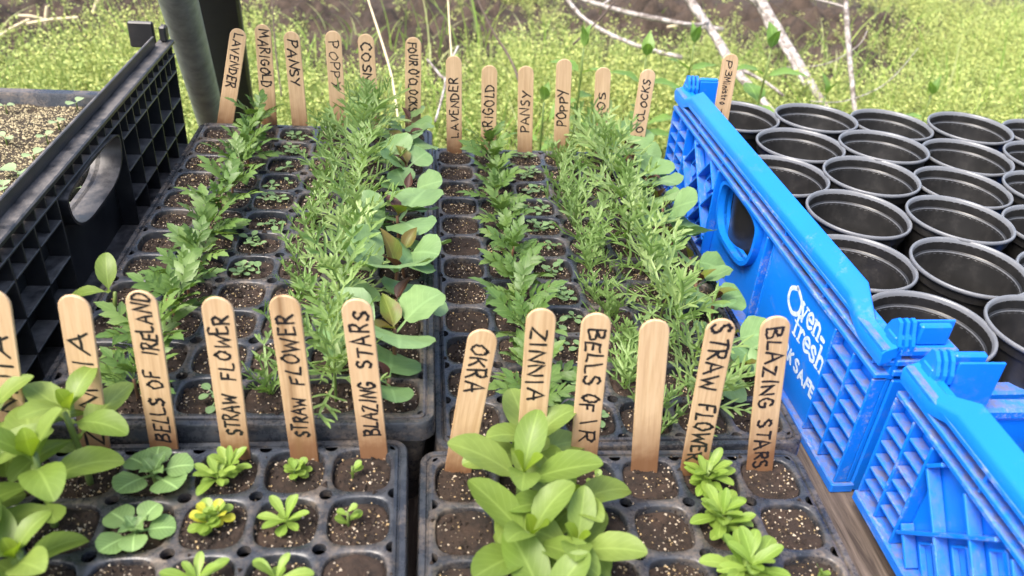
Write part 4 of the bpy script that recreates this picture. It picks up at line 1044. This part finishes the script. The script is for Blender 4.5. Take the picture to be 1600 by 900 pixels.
c2 = blue_crate('near blue plastic crate with window openings at the right edge', Matrix.Translation((.321, .4155 - .53, TT + .012)) @ Matrix.Rotation(-.004, 4, 'Z'), .53, .143, .66, 'win')
for bx_ in (.36, .62, .90): MB().box((bx_, -.10, .0005), (bx_ + .05, .40, .0115), .001).build('batten', M_PLANK, tb)

# printed lettering on the crate panel (reads toward the viewer, i.e. along -y)
def slab(mb, strokes, x, y, k, ky, w_, li, to3):
    for st in strokes:
        ww = w_
        if isinstance(st[0], float): ww = w_*st[0]; st = st[1:]
        pts = smooth_path(st[1:], 6) if st[0] == 'c' else [tuple(q) for q in st]
        stroke(mb, [(x + a*k, y + b_*ky) for a, b_ in pts], ww, .0001 + .00001*li[0], to3, 0); li[0] += 1
PRT = {
 'O': (1.0, [['c', (.5, 1.0), (.13, .78), (.04, .5), (.13, .2), (.5, 0), (.87, .2), (.96, .5), (.87, .78), (.5, 1.0), (.42, .985)]]),
 'v': (.62, [[(.08, .6), (.32, .02)], [.6, (.32, .02), (.56, .6)], [.6, (-.03, .6), (.22, .6)], [.6, (.44, .6), (.68, .6)]]),
 'e': (.56, [['c', (.08, .32), (.5, .34), (.42, .56), (.26, .61), (.06, .42), (.06, .18), (.26, .0), (.52, .12)]]),
 'n': (.66, [[(.12, .6), (.12, .0)], ['c', (.12, .42), (.3, .6), (.5, .5), (.52, .3), (.52, 0)], [.6, (0, .6), (.12, .6)], [.6, (0, 0), (.26, 0)], [.6, (.4, 0), (.66, 0)]]),
 '-': (.36, [[1.2, (.04, .26), (.3, .26)]]),
 'f': (.42, [['c', (.46, .86), (.34, .97), (.2, .85), (.18, .5), (.18, 0)], [.6, (.0, .58), (.38, .58)], [.6, (.04, 0), (.34, 0)]]),
 'r': (.46, [[(.12, .6), (.12, .0)], ['c', (.12, .4), (.28, .6), (.44, .54)], [.6, (0, .6), (.12, .6)], [.6, (0, 0), (.28, 0)]]),
 's': (.48, [['c', (.42, .46), (.24, .61), (.06, .48), (.2, .33), (.4, .22), (.4, .06), (.2, -.01), (.03, .12)]]),
 'h': (.66, [[(.12, .97), (.12, .0)], ['c', (.12, .42), (.3, .6), (.5, .5), (.52, .3), (.52, 0)], [.6, (0, .97), (.12, .97)], [.6, (0, 0), (.26, 0)], [.6, (.4, 0), (.66, 0)]]),
}
def prt(mb, text, x0, x1, yb, ky, w_, to3):
    tot = sum(PRT[c][0] + .07 for c in text) - .07; k = (x1 - x0)/tot; x = x0; li = [0]
    for c in text: slab(mb, PRT[c][1], x, yb, k, ky, w_, li, to3); x += (PRT[c][0] + .07)*k
pt3 = lambda a, b_, l: (.012 - .0075 - l, a*-1, b_)
tm = MB()
prt(tm, 'O', -.1505, -.1235, .0765, .0235, .0042, pt3); prt(tm, 'ven-', -.1245, -.0770, .0825, .0215, .0034, pt3)
prt(tm, 'fresh', -.1275, -.0670, .0625, .0205, .0034, pt3)
write(tm, 'RK', -.1310, -.1150, .0105, .0030, pt3, 0, .0365); write(tm, 'SAFE', -.1085, -.0680, .0105, .0030, pt3, 0, .0365)
tm.build('printed_lettering', M_PRINT, c1)

def black_crate():
    L, H, T = .60, .178, .022
    root = empty('black_crate', 'black plastic crate with latticed side and grip hole at the left', 'crate', None, M=Matrix.Translation((-.2855, .983, TT)) @ Matrix.Rotation(math.pi + .006, 4, 'Z'))
    # local: outer face toward -x local = +x world; y local runs toward the viewer
    m = M_BLACK
    MB().box((-.0005, .0, H - .0165), (.0165, L, H - .0115), .0014).build('top_rail', m, root)
    MB().box((.0122, .030, H - .0113), (.0152, L - .03, H), .0010).build('rail_lip', m, root)
    zt, zb_ = .1485, .040
    MB().box((T - .004, .002, .1487), (T, L, H - .0167), .0006).build('rail_web', m, root)
    def shelf(z, y0, y1, x0=.0008): MB().box((x0, y0, z - .0010), (T - .0042, y1, z + .0010), .0004).build('rib', m, root)
    def post(y, z0, z1, w_=.0018, x0=.0015): MB().box((x0, y - w_/2, z0), (T - .0045, y + w_/2, z1), .0003).build('rib', m, root)
    shelf(.150, .001, L)
    for k in range(30): post(.008 + (L - .016)*k/29, .1512, H - .0167)
    hy0, hy1 = .226, .358
    hole_panel(root, 'side_panel', m, hy0 - .012, hy1 + .012, zb_, zt, d_hole(hy0, hy1, .107, zt - .002, flat=.25), T - .004, T, .003, .019)
    for s0, s1 in ((.002, hy0 - .0125), (hy1 + .0125, L)):
        MB().box((T - .004, s0, zb_), (T, s1, zt), .0004).build('side_panel', m, root)
        c = max(2, int((s1 - s0)/.039)); ys = [s0 + .002 + (s1 - s0 - .004)*k/c for k in range(c + 1)]
        for y in ys: post(y, zb_, .1488, .0022, .0012)
        for a, b_ in zip(ys[:-1], ys[1:]):
            for z in (.131, .098, .066): shelf(z, a + .0013, b_ - .0013)
            post((a + b_)/2, .1322, .1488)
    MB().box((-.006, .0, .0), (T, L, .010), .001).build('bottom_rail', m, root)
    MB().box((-.004, .001, .0275), (T - .001, L, .0395), .002).build('ledge', m, root)
    MB().box((T - .008, .002, .0105), (T - .001, L, .027), .0005).build('side_panel', m, root)
    for k in range(24): post(.01 + (L - .02)*k/23, .0103, .0272, .002, -.003)
    MB().box((T + .0005, .0005, .0), (.036, .014, H - .020), .002).build('corner_post', m, root)
    MB().box((.0185, .003, H - .0198), (.046, .010, H + .009), .006).build('stacking_tab', m, root)
    MB().box((.004, .002, H - .0113), (.0118, .014, H + .006), .003).build('stacking_lug', m, root)
black_crate()

# ------------------------------------------------------------------ flat tray with sprouts at the left
def flat_tray():
    x0, x1, y0, y1, zr_, zs = -.72, -.336, .30, 1.008, .030, .016
    root = empty('flat_tray', 'black flat tray of speckled soil inside the black crate', 'seed tray', None, ((x0 + x1)/2, (y0 + y1)/2, 0)); c = Vector(root.location)
    hx, hy = (x1 - x0)/2, (y1 - y0)/2
    def rr(off, z, rad):
        pts = []
        for sx, sy, a0 in ((1, 1, 0), (-1, 1, 90), (-1, -1, 180), (1, -1, 270)):
            for k in range(6): a = R(a0 + 18*k); pts.append((sx*(hx + off - rad) + rad*math.cos(a), sy*(hy + off - rad) + rad*math.sin(a), z))
        return pts
    prof = [(-.018, TT + .003, .01), (-.008, zr_ - .004, .015), (-.006, zr_, .016), (.004, zr_ + .001, .02), (.006, zr_ - .002, .02), (.006, zr_ - .016, .02), (.004, zr_ - .016, .02), (-.006, zr_ - .006, .016), (-.02, TT + .002, .01)]
    mb = MB(); rings = [rr(*p) for p in prof]; n = len(rings[0]); mb.v = [p for q in rings for p in q]
    for a in range(len(rings) - 1):
        for k in range(n): mb.f.append((a*n + k, a*n + (k + 1) % n, (a + 1)*n + (k + 1) % n, (a + 1)*n + k))
    smooth_by_angle(mb.build('rim', M_TRAY, root), 40)
    xs = np.linspace(-hx + .009, hx - .009, 70); ys = np.linspace(-hy + .009, hy - .009, 130); X, Y = np.meshgrid(xs, ys); mb = MB()
    Z = np.array([zs + .004*mnoise.fractal(Vector((a*22, b_*22, 1)), .8, 2, 5) for a, b_ in zip(X.ravel(), Y.ravel())]); nx = len(xs)
    mb.v = list(zip(X.ravel().tolist(), Y.ravel().tolist(), Z.tolist())); mb.f = [(j*nx + i, j*nx + i + 1, (j + 1)*nx + i + 1, (j + 1)*nx + i) for j in range(len(ys) - 1) for i in range(nx - 1)]
    mb.build('soil', M_SOIL_TAN, root, True)
    k = 21000; xx = rng.uniform(-hx + .01, hx - .01, k); yy = rng.uniform(-hy*.4, hy - .012, k); zz = np.array([zs + .004*mnoise.fractal(Vector((a*22, b_*22, 1)), .8, 2, 5) for a, b_ in zip(xx, yy)])
    V, F = crumbs(np.column_stack([xx, yy, zz + .0004]), .0007, .0019); mb = MB(); mb.v = V.tolist(); mb.f = F.tolist(); tag(mb.build('vermiculite', M_VERM2, root), kind='stuff')
    for n_, (u, v, s, lab) in enumerate(((8, 165, 1, 'under the tray rim at the far left'), (119, 160, 1.3, 'nearest the flat tray back rim'), (90, 190, 1.2, 'alone mid bed below the back rim'), (72, 212, 1.1, 'second below the back rim, right of centre'), (8, 214, 1.1, 'at the left picture edge, mid bed'), (52, 242, 1.2, 'above the largest pale sprout'), (27, 268, 1.9, 'the largest one near the left picture edge'), (5, 292, 1.3, 'lowest at the left picture edge'), (158, 260, 1.3, 'seen at the top of the grip hole'), (132, 292, 1.4, 'seen in the middle of the grip hole'), (126, 318, 1.3, 'seen at the bottom of the grip hole'))):
        p = at_z(u, v, zs + .010); p.z = zs
        r = empty('sprout', f'pale two-leaved sprout {lab}', 'sprout', 'sprouts in the flat tray', p); obj('stem', stem_small(), r, Matrix.Scale(1.7, 4)); a = U(0, 3)
        for q in (0, math.pi): lf(r, 'tiny', LM((0, 0, .010), a + q, U(.0, .4), s*U(.9, 1.1)*.9))
flat_tray()

# ------------------------------------------------------------------ pole, post, branches, weeds with broad leaves
def pole():
    a = at_y(279, 0, 1.05); b_ = at_y(330, 187, 1.34); d = (b_ - a).normalized(); top = a - d*.9; k = (GZ - .03 - a.z)/d.z; bot = a + d*k
    r = empty('support_pole', 'leaning grey-green metal pole behind the black crate', 'pole', None, bot)
    pts = [top.lerp(bot, t) - bot for t in np.linspace(0, 1, 14)]
    MB().tube(pts, .0225, 28).build('pipe', M_POLE, r, True)
    c = at_y(334, 0, 1.28); e = at_y(364, 160, 1.50); d = (e - c).normalized(); top = c - d*.9; bot = c + d*((GZ - .03 - c.z)/d.z)
    q = empty('black_post', 'flat black post standing behind the grey pole', 'post', None, bot); ln = (top - bot).length
    zq = (top - bot).normalized(); xq = Vector((1, .15, 0)); xq = (xq - zq*xq.dot(zq)).normalized(); yq = zq.cross(xq)
    MB().box((-.036, -.02, 0), (.036, .02, ln), .004).build('board', M_POST, q, M=Matrix(((xq.x, yq.x, zq.x, 0), (xq.y, yq.y, zq.y, 0), (xq.z, yq.z, zq.z, 0), (0, 0, 0, 1))))
    MB().box((-.036, .0202, ln*.2), (-.026, .030, ln*.95), .002).build('edge_strip', M_POST, q, M=Matrix(((xq.x, yq.x, zq.x, 0), (xq.y, yq.y, zq.y, 0), (xq.z, yq.z, zq.z, 0), (0, 0, 0, 1))))
pole()
def branch(name, label, pts, rads, mat, subs=()):
    """pts: (u, v, depth y) picture points turned into places in the scene"""
    def path(pts, rads):
        W_ = [at_y(u, v, y) for u, v, y in pts]; out = []; rr = []
        for k in range(len(W_) - 1):
            for q in range(4):
                t = q/4; p0 = W_[max(k - 1, 0)]; p1 = W_[k]; p2 = W_[k + 1]; p3 = W_[min(k + 2, len(W_) - 1)]
                out.append(.5*((2*p1) + (p2 - p0)*t + (2*p0 - 5*p1 + 4*p2 - p3)*t*t + (3*p1 - p0 - 3*p2 + p3)*t**3) + Vector((U(-1, 1), U(-1, 1), U(-1, 1)))*rads[0]*.12)
                rr.append((rads[k] + (rads[k + 1] - rads[k])*t)*U(.92, 1.1))
        out.append(W_[-1]); rr.append(rads[-1]); return out, rr
    o, rr = path(pts, rads); r = empty(name, label, 'branch', 'dead branches and stalks', o[-1])
    MB().tube([p - o[-1] for p in o], rr, 9).build('limb', mat, r, True)
    for sp, sr in subs:
        p2, r2 = path(sp, sr); MB().tube([p - o[-1] for p in p2], r2, 7).build('twig', mat, r, True)
branch('dead_branch', 'thick bleached branch slanting down behind the far left pot', [(1040, -60, 2.1), (1078, 0, 2.0), (1120, 62, 1.9), (1150, 110, 1.8), (1192, 158, 1.72), (1235, 205, 1.66)], [.011, .011, .0105, .010, .008, .006], M_BARK, [([(1060, 37, 1.9), (1095, 38, 1.9), (1106, 34, 1.93)], [.004, .004, .004]), ([(1148, 105, 1.8), (1190, 125, 1.78), (1225, 150, 1.75)], [.005, .004, .003])])
branch('dead_branch', 'thickest bleached branch rising right of the first one', [(1160, -50, 2.2), (1188, 0, 2.1), (1224, 58, 2.0), (1256, 112, 1.9), (1292, 172, 1.8), (1310, 205, 1.75)], [.012, .012, .0105, .0095, .008, .007], M_BARK, [([(1188, 10, 2.1), (1204, 45, 2.02), (1228, 80, 1.96), (1258, 135, 1.87)], [.008, .007, .006, .004]), ([(1160, -12, 2.15), (1182, 5, 2.12), (1195, 20, 2.1)], [.008, .008, .007])])
branch('dead_branch', 'thin upright grey stick behind the pots', [(1324, -40, 1.9), (1322, 0, 1.88), (1327, 85, 1.8), (1336, 175, 1.72), (1338, 205, 1.7)], [.0055, .0055, .0058, .0052, .005], M_BARK, [([(1322, 12, 1.88), (1300, 5, 1.9), (1270, -2, 1.95)], [.003, .0028, .002])])
branch('dead_branch', 'slender pale branch curving across the weeds, the lower of two', [(870, -25, 2.3), (905, 22, 2.2), (950, 52, 2.1), (1010, 76, 2.0), (1066, 90, 1.95)], [.0045, .0055, .0055, .0055, .0055], M_BARK)
branch('dead_branch', 'slender pale branch crossing near the top of the picture', [(890, -8, 2.4), (945, 10, 2.35), (1000, 24, 2.3), (1070, 38, 2.25), (1130, 46, 2.2)], [.006, .007, .007, .0065, .006], M_BARK, [([(940, 10, 2.35), (960, -8, 2.36)], [.004, .003])])
branch('dry_stalk', 'dark thin forked twig behind the LAVENDER stick', [(742, -10, 1.7), (768, 45, 1.65), (795, 88, 1.6), (812, 130, 1.5), (820, 180, 1.45)], [.0018, .0022, .0025, .0025, .0028], M_TWIG, [([(895, 70, 1.6), (935, 32, 1.62), (965, -4, 1.66)], [.002, .0018, .0014])])
branch('dry_stalk', 'pale straight stalk left of the FOUR O CLOCKS stick', [(572, -10, 1.9), (595, 60, 1.75), (612, 120, 1.6), (622, 185, 1.45)], [.0016, .002, .002, .002], M_STRAW)
branch('dry_stalk', 'white twisted twig beside the LAVENDER stick', [(667, 92, 1.5), (688, 118, 1.48), (696, 130, 1.45), (680, 190, 1.35)], [.002, .003, .0026, .002], M_BARK, [([(716, 72, 1.5), (704, 98, 1.48), (696, 130, 1.45)], [.002, .0022, .0022])])
branch('dry_stalk', 'thin pale stalk rising above the LAVENDER stick', [(700, 0, 1.9), (703, 50, 1.8), (706, 95, 1.7), (708, 140, 1.6)], [.0014, .0016, .0018, .002], M_STRAW)
branch('dry_stalk', 'thin arching grey twig over the pots', [(1230, 105, 1.85), (1290, 100, 1.85), (1340, 72, 1.88), (1355, 48, 1.9)], [.0009, .0012, .001, .0008], M_BARK)
branch('dry_stalk', 'low thin twig curving up right behind the pots', [(1265, 158, 1.62), (1320, 158, 1.65), (1385, 130, 1.75), (1435, 75, 1.9)], [.0011, .0012, .001, .0008], M_BARK)
branch('dry_stalk', 'wispy upright stalk behind the PANSY stick of the left tray', [(425, -10, 1.8), (428, 40, 1.75), (432, 90, 1.68), (440, 150, 1.6)], [.0012, .0014, .0016, .0016], M_TWIG)
for u, v, a, L_, lab in ((20, 45, .6, .10, 'short pale straw stalk at the far left top'), (48, 27, -.2, .06, 'pale straw stalk lying flat near the top left'), (72, 24, 1.4, .05, 'stubby straw stalk standing near the top left'), (82, 32, .15, .13, 'longest pale straw stalk lying near the top left'), (150, 8, 1.2, .05, 'upright straw stub at the top left edge'), (1065, 40, .1, .1, 'thin straw stalk lying beneath the pale branches')):
    p = at_z(u, v, GZ + .075); d = Vector((math.cos(a), .2, math.sin(a)*.8)).normalized()
    tag(MB().tube([Vector(-d*L_/2), Vector((0, 0, .003)), Vector(d*L_/2)], [.004, .0042, .0036], 7).build('straw_stalk', M_STRAW, None, M=Matrix.Translation(p)), lab, 'straw', 'dry straw')
def broad_weed(label, u, v, y, n, s, lean=0):
    """v is the picture height of the plant's tip"""
    t = at_y(u, v, y); h = t.z - GZ; r = empty('broad_leaved_weed', label, 'weed', 'broad-leaved weeds behind the trays', (t.x, y, GZ))
    MB().tube([(lean*q*q, 0, h*q) for q in (0, .3, .6, .85, 1)], [.003, .0028, .0025, .002, .0015], 7).build('stem', L_STEM, r, True)
    a = U(0, 3)
    for k in range(n):
        f = .35 + .65*k/(n - 1); p = (lean*f*f, 0, h*f)
        for q in (0, math.pi): lf(r, 'net', LM(p, a + q + U(-.2, .2), U(-.05, .45) + .9*(f > .93) + .3*(f > .8), 1.0*s*U(.85, 1.1)*(1 - .4*(f > .93))))
        a += math.pi/2 + U(-.2, .2)
broad_weed('tall broad-leaved weed with big leaves behind the far left pot', 1205, 78, 1.36, 6, 1.0)
broad_weed('broad-leaved weed standing behind the COSMOS and POPPY sticks', 912, 75, 1.40, 6, .95)
broad_weed('broad-leaved weed just left of the blue crate corner', 1010, 90, 1.46, 5, 1.0)
broad_weed('broad-leaved weed low behind the second pot of the far row', 1290, 150, 1.40, 4, .9)
broad_weed('small broad-leaved weed behind the blue crate tab', 1085, 70, 1.55, 5, .9)
broad_weed('broad-leaved weed low behind the PANSY stick, back right tray', 850, 160, 1.25, 4, .75)
broad_weed('low broad-leaved weed behind the fourth pot of the far row', 1455, 150, 1.55, 4, .8)
